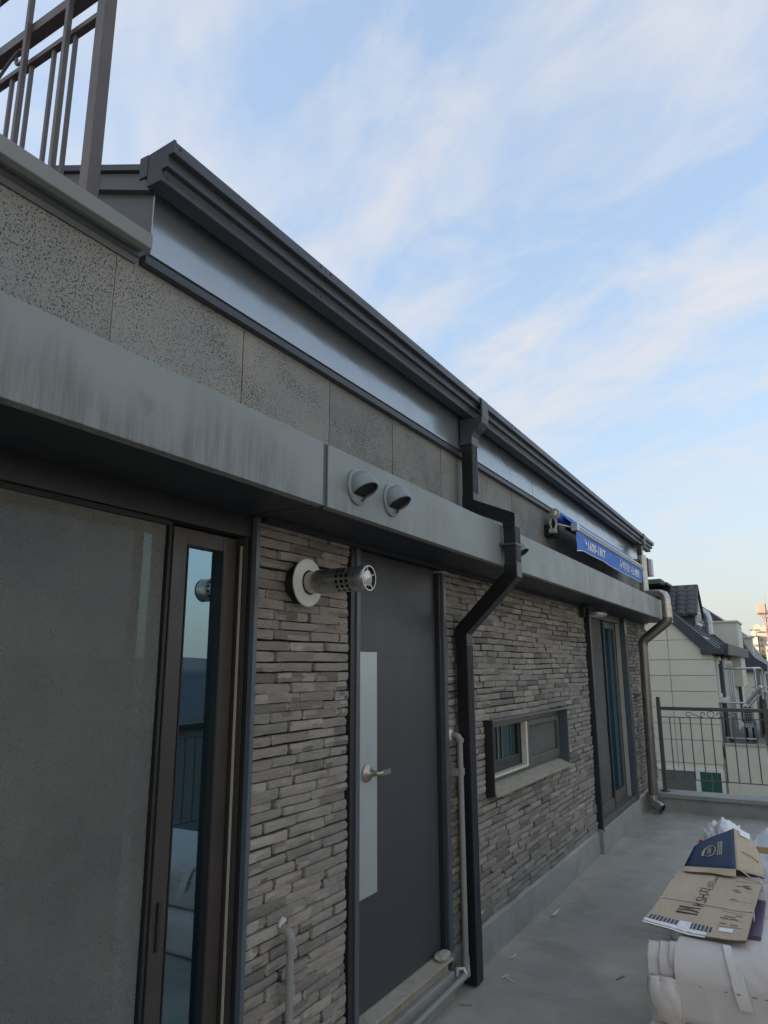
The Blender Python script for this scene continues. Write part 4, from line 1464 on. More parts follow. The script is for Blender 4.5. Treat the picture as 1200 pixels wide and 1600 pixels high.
def bundle(label, x0, x1, yf, yb, z0, z1, rad, seed, fold=0.0):
    t = thing('paper_bundle', label, 'paper bundle', ((x0 + x1) / 2, yf, z0))
    b = MB()
    # outline in y,z: front bottom -> rounded front top -> back
    pr = []
    for k in range(9):
        a = -math.pi / 2 + (math.pi / 2) * k / 8
        pr.append((yf + rad * 0.6 - rad * 0.6 * math.cos(a), z0 + rad * 0.5 + rad * 0.5 * math.sin(a)))
    for k in range(11):
        a = math.pi / 2 * k / 10
        pr.append((yf + rad - rad * math.cos(a), z1 - rad + rad * math.sin(a)))
    for k in range(1, 9):
        pr.append((yf + rad + (yb - yf - rad) * k / 8, z1))
    n = len(pr) - 1

    def fn(u, v):
        i = min(int(v * n + 1e-6), n)
        y, z = pr[i]
        x = x0 + (x1 - x0) * u + fold * (z1 - z) * (1 - u)
        w = 0.008 * noise.noise(Vector((x * 3.3, y * 5, z * 6 + seed))) + 0.003 * noise.noise(Vector((x * 9, y * 6, z * 9 + seed)))
        dg = (x * 0.8 + z * 1.6 + seed * 0.37) % 0.31
        w -= 0.007 * max(0.0, 1 - abs(dg - 0.15) / 0.018) * (0.5 + noise.noise(Vector((x * 5, z * 7, seed))))
        cr_ = abs(noise.noise(Vector((x * 4.1 + z * 3, y * 3, seed * 2.0))))
        w -= 0.005 * max(0, 0.08 - cr_) / 0.08
        return (x, y - w, z + w * 0.7)
    b.grid(fn, 60, n)
    # closed left end
    b.face([fn(0, k / n) for k in range(n + 1)] + [(x0, yb, z0)])
    b.obj('wrapping', 'paper', t, smooth=True)
    return t


top = bundle('thick bundle of folded white paper taped across, topmost of the two at the front', 1.165, 2.35, 3.345, 3.98, 0.235, 0.50, 0.10, 3.0, 0.03)


def flap(x0, x1, dz, seed, dx):
    b = MB()

    def fn(u, v):
        x = x0 + (x1 - x0) * u + dx * v
        if v < 0.5:
            z = 0.49 + dz - 0.5 * v * 0.5
        else:
            z = 0.49 + dz - 0.5 * v * 0.5
        y = 3.40 + 0.02 * (1 - v) + 0.012 * math.sin(v * 9 + seed) - 0.03 * math.exp(-((v - 0.75) / 0.22) ** 2) + 0.05 * max(0, 0.12 - v) / 0.12
        y += 0.006 * noise.noise(Vector((x * 12, z * 10, seed)))
        return (x, y, z)
    b.grid(fn, 10, 30)
    o = b.obj('folded_end', 'paper', top, smooth=True)
    s = o.modifiers.new('solid', 'SOLIDIFY')
    s.thickness = 0.02
    return o


flap(1.050, 1.105, -0.012, 1.0, 0.012)
flap(1.098, 1.150, -0.008, 2.0, 0.020)
flap(1.140, 1.178, 0.0, 3.0, 0.012)
lowf = MB()
lowf.grid(lambda u, v: (1.072 + 0.10 * u + 0.006 * v, 3.372 - 0.028 * math.sin(math.pi * min(1, v * 1.1)) * (0.6 + 0.4 * math.sin(math.pi * u)) + 0.008 * noise.noise(Vector((u * 4, v * 5, 9))), 0.395 - 0.165 * v), 10, 14)
lo = lowf.obj('folded_end', 'paper', top, smooth=True)
s = lo.modifiers.new('solid', 'SOLIDIFY')
s.thickness = 0.03
MB().tube([(1.070, 3.38, 0.392), (1.10, 3.352, 0.398), (1.135, 3.346, 0.40), (1.170, 3.35, 0.397), (1.185, 3.37, 0.395)], 0.005, 8).obj('rubber_band', 'band', top, auto=60)
tp = MB()
tp.grid(lambda u, v: (1.340 + 0.030 * u + 0.05 * v, [3.52, 3.43, 3.372, 3.348, 3.338][int(v * 4 + .01)] - 0.004, [0.512, 0.508, 0.49, 0.455, 0.405][int(v * 4 + .01)]), 1, 4)
tp.obj('tape_strip', 'tape', top, smooth=True)
tp = MB()
tp.grid(lambda u, v: (1.37 + 0.05 * u + 0.03 * v, [3.365, 3.340, 3.330, 3.326][int(v * 3 + .01)] - 0.004, [0.475, 0.43, 0.39, 0.352][int(v * 3 + .01)]), 1, 3)
tp.obj('tape_strip', 'tape', top, smooth=True)
scr = MB()
for k in range(16):   # faint smudged print line across the paper
    x = 1.215 + 0.045 * k + random.uniform(-0.008, 0.008)
    L_ = random.uniform(0.006, 0.022)
    scr.box(x, x + L_, 3.326, 3.328, 0.4015 + random.uniform(-0.003, 0.003), 0.4045)
scr.obj('print_smudge', 'paleink', top)['kind'] = 'stuff'
bundle('folded white paper bundle under the taped one, at the very bottom of the pile', 1.06, 2.3, 3.30, 3.95, 0.0, 0.232, 0.08, 8.0)
bundle('white wrapped bundle under the cardboard carton', 1.13, 1.62, 3.985, 4.60, 0.0, 0.50, 0.06, 5.0)
pc = MB().box(1.16, 1.475, 3.66, 4.2, 0.505, 0.521).obj('purple_board', 'purple', bevel=0.002)
pc.rotation_euler = (R(0), 0, 0)
tag(pc, 'dark purple board sticking out under the right edge of the carton', 'board')

# ---- flattened carton
ct = thing('cardboard_carton', 'flattened brown carton with dark printed letters and a blue striped edge, tied with string', 'cardboard', (1.2, 3.9, 0.55))
NLc, NRc, FLc, FRc = Vector((1.005, 3.60, 0.528)), Vector((1.430, 3.53, 0.537)), Vector((1.096, 4.275, 0.597)), Vector((1.476, 4.262, 0.602))


def S(u, v, off=0.0):
    """u: near..far, v: left..right"""
    p = NLc.lerp(NRc, v).lerp(FLc.lerp(FRc, v), u)
    n = 0.010 * noise.noise(Vector((u * 2.2, v * 2.0, 4))) + 0.004 * noise.noise(Vector((u * 6, v * 5, 2)))
    p.z += n - 0.016 * math.sin(math.pi * v) * (1 - u) ** 2 + off + 0.012 * math.sin(math.pi * u)
    p.x += 0.006 * math.sin(u * 5) * (1 - v)
    return p


def sheet(name, u0, u1, v0, v1, off, th, nu=16, nv=12, par=ct, mats=('kraft', 'kraftedge')):
    b = MB()
    b.grid(lambda a, c: S(u0 + (u1 - u0) * a, v0 + (v1 - v0) * c, off), nu, nv)
    b.grid(lambda a, c: S(u0 + (u1 - u0) * a, v0 + (v1 - v0) * c, off - th), nu, nv)
    b.cur = 1
    per = [(0, k / nv) for k in range(nv + 1)] + [(k / nu, 1) for k in range(1, nu + 1)] + [(1, 1 - k / nv) for k in range(1, nv + 1)] + [(1 - k / nu, 0) for k in range(1, nu + 1)]
    for (a, c), (a2, c2) in zip(per[:-1], per[1:]):
        q = lambda aa, cc, o_: S(u0 + (u1 - u0) * aa, v0 + (v1 - v0) * cc, o_)
        b.face([q(a, c, off), q(a2, c2, off), q(a2, c2, off - th), q(a, c, off - th)])
    me_o = b.obj(name, list(mats), par)
    for p in me_o.data.polygons:
        p.use_smooth = p.material_index == 0
    return me_o


sheet('top_board', 0.0, 1.0, 0.0, 1.0, 0.0, 0.005)
sheet('bottom_board', 0.012, 0.98, 0.03, 0.985, -0.010, 0.005)
# printed marks lie on the board
pr_ = MB()
nst = 17
for k in range(nst):
    v0 = 0.02 + 0.64 * k / nst
    pr_.face([S(0.045, v0 + 0.012, 0.0012), S(0.045, v0 + 0.034, 0.0012), S(0.105, v0 + 0.037, 0.0012), S(0.105, v0 + 0.015, 0.0012)])
pr_.obj('stripe_print', 'blueink', ct)['kind'] = 'stuff'
wf = MB()
wf.grid(lambda a, c: S(-0.012 + 0.05 * a, 0.0 + 0.62 * c, 0.0022 - 0.004 * (1 - a)), 2, 8)
wf.obj('white_edge', 'white', ct)
wf = MB()
wf.grid(lambda a, c: S(0.03 + 0.075 * a, 0.335 + 0.12 * c, 0.0028), 2, 4)
wf.obj('tape_patch', 'plastic', ct)
wf = MB().grid(lambda a, c: S(0.075 + 0.045 * a, 0.72 + 0.135 * c, 0.0026), 1, 2)
wf.obj('white_sticker', 'white', ct)
# bold block emblem
em = MB()
eu0, eu1, ev0, ev1 = 0.200, 0.305, 0.245, 0.475
E2 = lambda a, c: S(eu0 + (eu1 - eu0) * a, ev0 + (ev1 - ev0) * c, 0.0013)
for poly in ([(0, 0), (0.25, 0), (0.12, 1), (0, 1)], [(0.38, 0), (0.55, 0), (0.62, 0.6), (0.48, 1), (0.30, 1), (0.45, 0.5)], [(0.80, 0), (1, 0), (1, 1), (0.86, 1), (0.72, 0.45)]):
    em.face([E2(a, c) for a, c in poly])
em.obj('emblem_print', 'ink', ct)
lt = lambda u0, v1, k: (lambda x, y: S(u0 + x * k, v1 - y * k * 1.7, 0.0014))
lettering('letter_print', 'KSH지', 0.1, lt(0.325, 0.49, 1.0), 'ink', ct, width=0.335)
lettering('letter_print', '스튜디오', 0.06, lt(0.68, 0.49, 1.0), 'ink', ct, width=0.13)
lettering('letter_print', 'interior', 0.05, lt(0.82, 0.49, 0.9), 'paleink', ct, width=0.14)
fine = MB()
for (u0, u1, v0, v1) in ((0.50, 0.86, 0.70, 0.95), (0.14, 0.32, 0.69, 0.93)):
    for (a, b, c, d) in ((u0, u0 + 0.004, v0, v1), (u1, u1 + 0.004, v0, v1), ((u0 + u1) / 2, (u0 + u1) / 2 + 0.003, v0 + 0.04, v1)):
        fine.face([S(a, c, 0.0012), S(a, d, 0.0012), S(b, d, 0.0012), S(b, c, 0.0012)])
    for k in range(9):
        a = u0 + 0.02 + (u1 - u0 - 0.04) * random.random()
        c = v0 + (v1 - v0) * random.random() * 0.6
        fine.face([S(a, c, 0.0013), S(a, c + 0.07, 0.0013), S(a + 0.012, c + 0.07, 0.0013), S(a + 0.012, c, 0.0013)])
fine.obj('fine_print', 'paleink', ct)['kind'] = 'stuff'

# ---- navy printed carton standing half folded behind it
nv = thing('cardboard_carton', 'half folded carton with a dark blue printed panel and gold ring emblem', 'cardboard', (1.25, 4.35, 0.6))
BL, BR, TRp, TLp = Vector((1.105, 4.245, 0.622)), Vector((1.352, 4.238, 0.640)), Vector((1.337, 4.503, 0.782)), Vector((1.150, 4.350, 0.702))
k1, k2, k3 = Vector((1.474, 4.262, 0.612)), Vector((1.457, 4.452, 0.668)), Vector((1.413, 4.534, 0.742))


def NV(u, v, off=0.0):
    p = BL.lerp(BR, v).lerp(TLp.lerp(TRp, v), u)
    nn = (BR - BL).cross(TLp - BL).normalized()
    p = p + nn * (off + 0.004 * noise.noise(Vector((u * 3, v * 3, 1))) + 0.012 * math.sin(math.pi * v) * u * (1 - v))
    return p


b = MB()
b.grid(lambda a, c: NV(a, c), 10, 10)
nb_ = b.obj('printed_panel', 'navy', nv, smooth=True)
s = nb_.modifiers.new('solid', 'SOLIDIFY')
s.thickness = 0.005
s.offset = 0.0
b = MB()
b.grid(lambda a, c: (BR.lerp(k1, c)).lerp(TRp.lerp(k3, c), a) + Vector((0.016 * math.sin(math.pi * a) * c, 0, 0.004 * noise.noise(Vector((a * 4, c * 4, 7))))), 10, 8)
kb = b.obj('side_panel', 'kraft', nv, smooth=True)
s = kb.modifiers.new('solid', 'SOLIDIFY')
s.thickness = 0.005
b = MB()   # torn lower rim showing the inside of the board
b.grid(lambda a, c: BL.lerp(BR, c) + Vector((-0.012 * a * (1 - c), -0.026 * a - 0.01 * a * math.sin(c * 9), -0.016 * a - 0.012 * c * a)), 2, 14)
b.obj('lower_flap', 'kraft', nv, smooth=True)
b = MB()
b.face([BL - Vector((0, 0, 0.02)), TLp, TRp, k3, k1 - Vector((0, 0, 0.01)), Vector((1.42, 4.7, 0.5)), Vector((1.13, 4.6, 0.5))][::-1])
b.face([TLp, TRp, Vector((1.32, 4.68, 0.5)), Vector((1.13, 4.6, 0.5))])
b.face([TRp, k3, Vector((1.44, 4.7, 0.5)), Vector((1.32, 4.68, 0.5))])
b.obj('back_panel', 'kraftedge', nv)
ring = MB()
ring.tube([NV(0.50 + 0.17 * math.sin(q) * 1.0, 0.45 + 0.125 * math.cos(q), 0.0045) for q in [math.pi * (-0.72 + 1.62 * k / 26) for k in range(27)]], 0.0022, 4)
ring.face([NV(0.38, 0.29, 0.0045), NV(0.48, 0.285, 0.0045), NV(0.60, 0.30, 0.0045), NV(0.66, 0.335, 0.0045), NV(0.55, 0.35, 0.0045), NV(0.44, 0.345, 0.0045), NV(0.35, 0.33, 0.0045)])
ring.obj('ring_emblem', 'gold', nv)
mk = MB()
for k in range(5):
    mk.face([NV(0.42 + 0.04 * k, 0.40, 0.0045), NV(0.42 + 0.04 * k, 0.49, 0.0045), NV(0.44 + 0.04 * k, 0.49, 0.0045), NV(0.44 + 0.04 * k, 0.40, 0.0045)])
for vv in (0.62, 0.665, 0.70):
    for k in range(8):
        u0 = 0.36 + 0.05 * k
        mk.face([NV(u0, vv, 0.0045), NV(u0, vv + 0.025, 0.0045), NV(u0 + 0.034, vv + 0.025, 0.0045), NV(u0 + 0.034, vv, 0.0045)])
mk.obj('small_print', 'gold', nv)['kind'] = 'stuff'
mk = MB()
for k in range(7):
    a, c = 0.42 - 0.018 * k, 0.30 + 0.085 * k
    q = lambda aa, cc: (BR.lerp(k1, cc)).lerp(TRp.lerp(k3, cc), aa) + Vector((0.016 * math.sin(math.pi * aa) * cc, -0.0015, 0.004 * noise.noise(Vector((aa * 4, cc * 4, 7))) + 0.006))
    mk.face([q(a, c), q(a, c + 0.06), q(a + 0.025, c + 0.06), q(a + 0.025, c)])
mk.obj('small_print', 'ink', nv)['kind'] = 'stuff'
wf = MB().grid(lambda a, c: TRp.lerp(k3, 0.35 + 0.6 * c) + Vector((0.002, -0.03 * a * 1.2 - 0.004, -0.022 * a + 0.012)), 2, 3)
wf.obj('white_label', 'white', nv)

# ---- strings
tw = MB()
tw.tube([S(0.36, 0.0, -0.02), S(0.365, 0.005, 0.006)] + [S(0.37 + 0.01 * math.sin(k / 3), 0.01 + 0.98 * k / 20, 0.0045) for k in range(21)] + [S(0.36, 1.003, 0.0), S(0.35, 1.0, -0.03)], 0.0034, 6)
o = tw.obj('string', 'twine', smooth=True)
tag(o, 'pale string tied across the middle of the flat carton', 'string', 'strings tied round the cartons')
tw = MB()
tw.tube([S(0.90, 0.01, -0.01), S(0.93, 0.06, 0.006), S(0.965, 0.25, 0.012), S(0.985, 0.45, 0.022), S(0.985, 0.62, 0.040), S(0.965, 0.74, 0.034), S(0.93, 0.86, 0.012), S(0.90, 0.96, 0.006), S(0.88, 1.002, 0.002), S(0.86, 1.0, -0.03)], 0.0034, 6)
o = tw.obj('string', 'twine', smooth=True)
tag(o, 'pale string tied across just below the dark blue carton panel', 'string', 'strings tied round the cartons')


# ---- plastic bags and sacks
def bag(name, label, cat, c, r, seed, matn='plastic', amp=0.22, spikes=0.0, sub_=5):
    bm = bmesh.new()
    bmesh.ops.create_icosphere(bm, subdivisions=sub_, radius=1)
    for v in bm.verts:
        p = v.co.copy()
        n = noise.noise(p * 1.3 + Vector((seed, 0, 0))) * amp
        rid = 0
        for k, f_ in ((1, 1.9), (0.8, 4.2), (0.5, 8.5), (0.25, 17)):
            rid += k * (0.5 - abs(noise.noise(p * f_ + Vector((0, seed * 1.7, 0)))))
        n += rid * amp * 0.55
        if spikes:
            n += spikes * max(0, noise.noise(p * 2.7 + Vector((seed, seed, 0))))
        v.co = p * (1 + n)
        if v.co.z < -0.9:
            v.co.z = -0.9
        v.co = Vector((v.co.x * r[0], v.co.y * r[1], v.co.z * r[2])) + Vector(c)
        v.co.z = max(v.co.z, 0.004)
    me = bpy.data.meshes.new(name)
    bm.to_mesh(me)
    bm.free()
    me.materials.append(M[matn])
    me.polygons.foreach_set('use_smooth', [True] * len(me.polygons))
    o = bpy.data.objects.new(name, me)
    C.objects.link(o)
    return tag(o, label, cat)


bag('plastic_bag', 'crumpled white plastic bag behind the dark blue carton', 'plastic bag', (1.17, 5.55, 0.30), (0.14, 0.25, 0.30), 2.0, amp=0.36, spikes=0.2)
bag('plastic_bag', 'small white plastic bag peeking out left of the blue carton', 'plastic bag', (0.985, 5.06, 0.17), (0.105, 0.20, 0.20), 5.5, amp=0.28, spikes=0.2)
bag('sack', 'large pale sack at the far right of the packaging pile', 'sack', (1.60, 5.72, 0.24), (0.34, 0.50, 0.31), 9.0, amp=0.20)
bag('sack', 'pale lilac sack beside the right edge of the flat carton', 'sack', (1.79, 4.35, 0.24), (0.33, 0.60, 0.31), 12.0, amp=0.12, matn='paper')
tg = MB().box(-0.012, 0.012, -0.002, 0.002, -0.04, 0.04).obj('red_tag', 'redtag', bevel=0.001)
tg.location = (1.035, 5.44, 0.475)
tg.rotation_euler = (0.3, 0.25, 0.2)
tag(tg, 'small red printed tag beside the crumpled white bag', 'tag')
wd = MB().box(-0.11, 0.05, -0.012, 0.012, -0.018, 0.018).obj('wooden_stick', 'wood', bevel=0.002)
wd.location = (1.50, 5.18, 0.545)
wd.rotation_euler = (0, 0.05, 0.35)
tag(wd, 'end of a raw wooden batten lying on the sacks', 'wood')

# ---- scraps on the floor
sp_ = MB()
sp_.tube([(0.166, 3.972, 0.006), (0.180, 3.995, 0.012), (0.190, 4.02, 0.006), (0.180, 3.985, 0.02), (0.205, 3.975, 0.008), (0.25, 3.955, 0.005)], 0.003, 6)
tag(sp_.obj('wire_scrap', 'whitebox'), 'bent scrap of white wire on the floor near the black downpipe', 'scrap')
for (x, y, lab) in ((0.105, 5.10, 'folded paper scrap on the floor close to the plinth under the small window'), (0.115, 4.27, 'tiny pale crumb of paper just past the black downpipe')):
    c_ = MB()
    q = 1.0 if y > 5 else 0.55
    c_.face([(x, y - 0.05 * q, 0.004), (x + 0.03 * q, y - 0.03 * q, 0.010), (x + 0.035 * q, y + 0.05 * q, 0.03 * q), (x + 0.005, y + 0.04 * q, 0.006)])
    o = c_.obj('paper_scrap', 'whitebox')
    s = o.modifiers.new('solid', 'SOLIDIFY')
    s.thickness = 0.003
    tag(o, lab, 'scrap')
for (x, y, a, lab) in ((0.115, 3.60, 0.3, 'short pale splinter on the floor in front of the grey pipe'), (0.72, 4.30, 1.2, 'thin straw like splinter in the middle of the floor')):
    c_ = MB().box(-0.035, 0.035, -0.004, 0.004, 0.0, 0.006)
    o = c_.obj('splinter', 'sill')
    o.location = (x, y, 0.002)
    o.rotation_euler = (0, 0, a)
    tag(o, lab, 'scrap')

# =================================================================== NEIGHBOURING HOUSE
nh = thing('house', 'beige tiled house with dark mansard roof and dormer beyond the terrace end', 'house', (-3, 24, -10))
NX, NY, NE = -0.15, 20.0, 30.0
MB().prism([(-8.0, -10), (NX - 0.03, -10), (NX - 0.03, 1.90), (-0.40, 2.03), (-2.2, 3.80), (-8, 3.8)], lambda u, v, q: (u, q, v), NY + 0.03, NE).obj('wall', 'joint', nh)
wallo = nh.children[0]
zs_ = [-2.2, -1.7, -1.2, -0.75, -0.19, 0.21, 0.61, 1.01, 1.41, 1.81, 2.32, 2.9, 3.5]
xs_ = [-3.45, -2.85, -2.28, -1.74, -1.22, -0.68, -0.15]
xs_ = [-3.35, -2.25, -1.21, -0.17]


def roofline(x):
    return 1.98 if x > -0.38 else 2.0 + (-0.38 - x) * 1.0


for zi in range(len(zs_) - 1):
    for xi in range(len(xs_) - 1):
        x0, x1, z0, z1 = xs_[xi] + 0.008, xs_[xi + 1] - 0.008, zs_[zi] + 0.008, zs_[zi + 1] - 0.008
        if -1.5 < (z0 + z1) / 2 < -0.76 and x0 > -1.9 and x1 < 0 and z0 < -0.9:
            pass
        t0, t1 = min(z1, roofline(x0) - 0.02), min(z1, roofline(x1) - 0.02)
        if t1 <= z0 + 0.02 and t0 <= z0 + 0.02:
            continue
        t1 = max(t1, z0 + 0.01)
        if t0 > t1 + 0.001 and t0 < z1 + 1:      # cut along the slope
            pts = [(x0, z0), (x1, z0), (x1, t1)]
            if t1 < z1 and t0 >= z1:
                pts.append((x1 - (z1 - t1), z1) if x1 - (z1 - t1) > x0 else (x0, z1))
            pts.append((x0, t0))
        else:
            pts = [(x0, z0), (x1, z0), (x1, t1), (x0, t0)]
        p = MB()
        p.prism(pts, lambda u, v, q: (u, q, v), NY, NY + 0.028)
        sub(p, 'wall_tile', 'tile', wallo)
sidep = MB()
for zi in range(3, 10):
    z0, z1 = zs_[zi] + 0.008, min(zs_[zi + 1], 1.92) - 0.008
    for a, b in ((20.0, 20.35), (21.6, 22.4), (22.41, 23.6), (25.2, 26.4), (26.41, 27.6), (27.61, 28.8), (28.81, 30)):
        sidep.box(NX - 0.028, NX, a + 0.006, b - 0.006, z0, z1)
sub(sidep, 'side_tiles', 'tile', wallo)['kind'] = 'stuff'
# lower wing that carries the neighbour's terrace
MB().box(-8, 0.70, NY + 0.10, NE, -10, -0.60).box(-0.10, 0.70, NY - 0.02, NY + 0.10, -2.3, -0.27).box(0.7002, 0.80, NY - 0.0195, NE, -10, -0.27).obj('lower_wing', 'tile', nh)
MB().box(-0.12, 0.82, NY - 0.05, NY + 0.13, -0.268, -0.235).box(0.60, 0.82, NY + 0.13, NE, -0.268, -0.235).obj('terrace_coping', 'joint', nh)
MB().box(-0.14, 0.62, NY + 0.14, NE, -0.598, -0.35).obj('terrace_slab', 'wallpaint', nh)
# white window with green panes low in the gable
wn_ = MB()
wz0, wz1 = -1.55, -0.88
wn_.box(-2.0, -0.16, NY - 0.05, NY - 0.001, wz1 - 0.06, wz1).box(-0.24, -0.16, NY - 0.05, NY - 0.001, wz0, wz1 - 0.06)
wn_.box(-0.83, -0.72, NY - 0.05, NY - 0.001, wz0, wz1 - 0.06).box(-1.62, -1.55, NY - 0.05, NY - 0.001, wz0, wz1 - 0.06).box(-1.18, -0.83, NY - 0.05, NY - 0.001, wz0, wz0 + 0.03)
wf_ = wn_.obj('window', 'nwhite', nh)
sub(MB().box(-0.72, -0.47, NY - 0.03, NY - 0.002, wz0, wz1 - 0.06), 'glass_pane', 'greenglass', wf_)
sub(MB().box(-0.43, -0.24, NY - 0.03, NY - 0.002, wz0, wz1 - 0.06), 'glass_pane', 'greenglass', wf_)
sub(MB().box(-0.47, -0.43, NY - 0.045, NY - 0.002, wz0, wz1 - 0.06), 'mullion', 'greyglass', wf_)
sub(MB().box(-1.55, -0.83, NY - 0.03, NY - 0.002, wz0, wz1 - 0.06), 'glass_pane', 'greyglass', wf_)
# tall window and door strips on the side face
tw_ = MB().box(NX, NX + 0.05, 20.40, 21.55, 0.85, 1.78)
tw_ = tw_.obj('window', 'nwhite', nh)
sub(MB().box(NX + 0.03, NX + 0.055, 20.55, 20.9, 0.95, 1.70), 'glass_pane', 'greyglass', tw_)
sub(MB().box(NX + 0.03, NX + 0.055, 21.0, 21.45, 0.95, 1.70), 'glass_pane', 'greyglass', tw_)
MB().box(NX - 0.1, NX + 0.10, 20.3, 21.6, 1.79, 1.86).box(NX - 0.1, NX + 0.14, 20.3, 21.65, 0.74, 0.84).obj('window_ledge', 'tile', nh)
dr = MB()
for a, b in ((22.42, 22.62), (22.9, 23.1), (23.5, 23.7), (24.2, 24.4), (24.9, 25.1)):
    dr.box(NX, NX + 0.05, a, b, -0.35, 1.72)
dr.box(NX, NX + 0.05, 22.42, 25.1, 1.721, 1.80)
dro = dr.obj('terrace_door', 'nwhite', nh)
sub(MB().box(NX + 0.002, NX + 0.02, 22.62, 24.9, -0.35, 1.72), 'glass_pane', 'greyglass', dro)
for yy in (22.55, 24.85):
    MB().box(NX, NX + 0.06, yy - 0.12, yy + 0.12, 1.83, 2.0).obj('wall_light', 'orange', nh)
for yy in (21.0, 27.0):
    dpn = MB()
    dpn.tube([(0.06, yy, 1.95), (-0.08, yy, 1.80), (-0.08, yy, -0.15), (0.05, yy, -0.28)], 0.055, 8)
    dpn.obj('downpipe', 'nroof', nh, auto=40)
# roof
rfm = MB()
rfm.prism([(0.0, 1.97), (-0.02, 2.09), (-2.05, 4.02), (-6.0, 4.02), (-6.0, 3.9), (-2.1, 3.86), (-0.36, 2.02), (-0.36, 1.97)], lambda u, v, q: (u, q, v), NY - 0.10, NE + 0.1)
ro = rfm.obj('roof', 'nroof', nh)
MB().box(-0.42, 0.10, NY - 0.14, NY + 1.0, 1.94, 2.10).obj('eave_return', 'nroof', nh, bevel=0.02)
MB().prism([(0.10, 1.93), (0.20, 1.93), (0.22, 2.20), (0.18, 2.22), (0.02, 2.17), (0.02, 1.97)], lambda u, v, q: (u, q, v), NY + 0.15, NE - 1.5).obj('eave_gutter', 'nroof', nh)
for k in range(7):
    y = NY + 0.4 + k * 1.3
    seam = MB()
    seam.prism([(-0.03, 2.10), (-2.04, 4.03), (-2.04, 4.07), (-0.03, 2.14)], lambda u, v, q: (u, q, v), y, y + 0.05)
    sub(seam, 'standing_seam', 'nroof', ro)
# dormer with scalloped tiles
DY0, DY1, DXF = 21.35, 23.05, -0.66
dm = MB()
dm.prism([(DY0 + 0.15, 2.2), (DY1 - 0.15, 2.2), (DY1 - 0.15, 3.10), ((DY0 + DY1) / 2, 3.80), (DY0 + 0.15, 3.10)], lambda u, v, q: (q, u, v), -4.5, DXF)
dmo = dm.obj('dormer', 'nroof', nh)
ym = (DY0 + DY1) / 2
tl = MB()
rows = 6
for k in range(rows):
    f0, f1 = k / rows, (k + 1) / rows + 0.06
    ya, za = ym + (DY0 - ym) * f1, 3.90 + (3.07 - 3.90) * f1
    yb, zb = ym + (DY0 - ym) * f0, 3.90 + (3.07 - 3.90) * f0
    nx_ = 14
    for j in range(nx_):
        xa = -4.5 + (DXF + 0.06 + 4.5) * j / nx_
        xb = -4.5 + (DXF + 0.06 + 4.5) * (j + 1) / nx_
        pts = []
        for q in range(5):
            xx = xa + (xb - xa) * q / 4
            lift_ = 0.05 * math.sin(math.pi * q / 4)
            pts.append(((xx, ya - lift_ * 0.5, za + 0.045 + lift_), (xx, yb - lift_ * 0.5, zb + 0.02 + lift_)))
        for q in range(4):
            tl.face([pts[q][0], pts[q + 1][0], pts[q + 1][1], pts[q][1]])
            p0, p1 = pts[q][0], pts[q + 1][0]
            tl.face([p0, p1, (p1[0], p1[1] + 0.02, p1[2] - 0.07), (p0[0], p0[1] + 0.02, p0[2] - 0.07)])
tl.face([(-4.5, ym, 3.92), (DXF + 0.06, ym, 3.92), (DXF + 0.06, DY1, 3.07), (-4.5, DY1, 3.07)])
t_o = sub(tl, 'roof_tiles', 'ntile', dmo)
t_o['kind'] = 'stuff'
sub(MB().tube([(-4.5, ym, 3.93), (DXF + 0.08, ym, 3.93)], 0.05, 8).tube([(DXF + 0.06, DY0 - 0.02, 3.06), (DXF + 0.06, ym, 3.93), (DXF + 0.06, DY1 + 0.02, 3.06)], 0.045, 6), 'ridge_cap', 'ntile', dmo)
gwf = MB()
gwf.prism([(DY0 + 0.3, 2.78), (DY1 - 0.3, 2.78), (DY1 - 0.3, 3.12), (ym, 3.68), (DY0 + 0.3, 3.12)], lambda u, v, q: (q, u, v), DXF, DXF + 0.05)
sub(gwf, 'dormer_window', 'nwhite', dmo)
sub(MB().box(DXF + 0.051, DXF + 0.06, ym - 0.45, ym - 0.08, 2.86, 3.12).box(DXF + 0.051, DXF + 0.06, ym + 0.08, ym + 0.45, 2.86, 3.12)
    .prism([(ym - 0.35, 3.18), (ym + 0.35, 3.18), (ym, 3.52)], lambda u, v, q: (q, u, v), DXF + 0.051, DXF + 0.06), 'dormer_pane', 'greyglass', dmo)
MB().box(-3.6, 0.10, 26.0, 28.0, 1.0, 3.06).box(-3.65, 0.14, 25.95, 28.05, 3.061, 3.12).obj('stair_tower', 'tile', nh)
MB().box(-6, -1.30, 21.5, 23, 3.95, 4.02).obj('ridge_box', 'ntile', nh)
MB().box(-3.2, -1.38, 20.9, 21.6, 3.93, 4.06).obj('roof_vent', 'ntile', nh)
dc = thing('roof_duct', 'bent silver duct rising from the roof beside the dormer', 'duct', (-0.8, 24, 2.8))
MB().tube([(-1.6, 24, 3.33), (-0.80, 24, 3.34), (-0.68, 24, 3.30), (-0.60, 24, 3.22), (-0.56, 24, 3.10), (-0.56, 24, 2.6)], 0.115, 14).obj('pipe', 'alu', dc, auto=40)
MB().tube([(-0.56, 24, 2.95), (-0.56, 24, 3.0)], 0.135, 14).tube([(-0.86, 24, 3.34), (-0.83, 24, 3.34)], 0.135, 14).obj('seam_ring', 'alu', dc, auto=40)
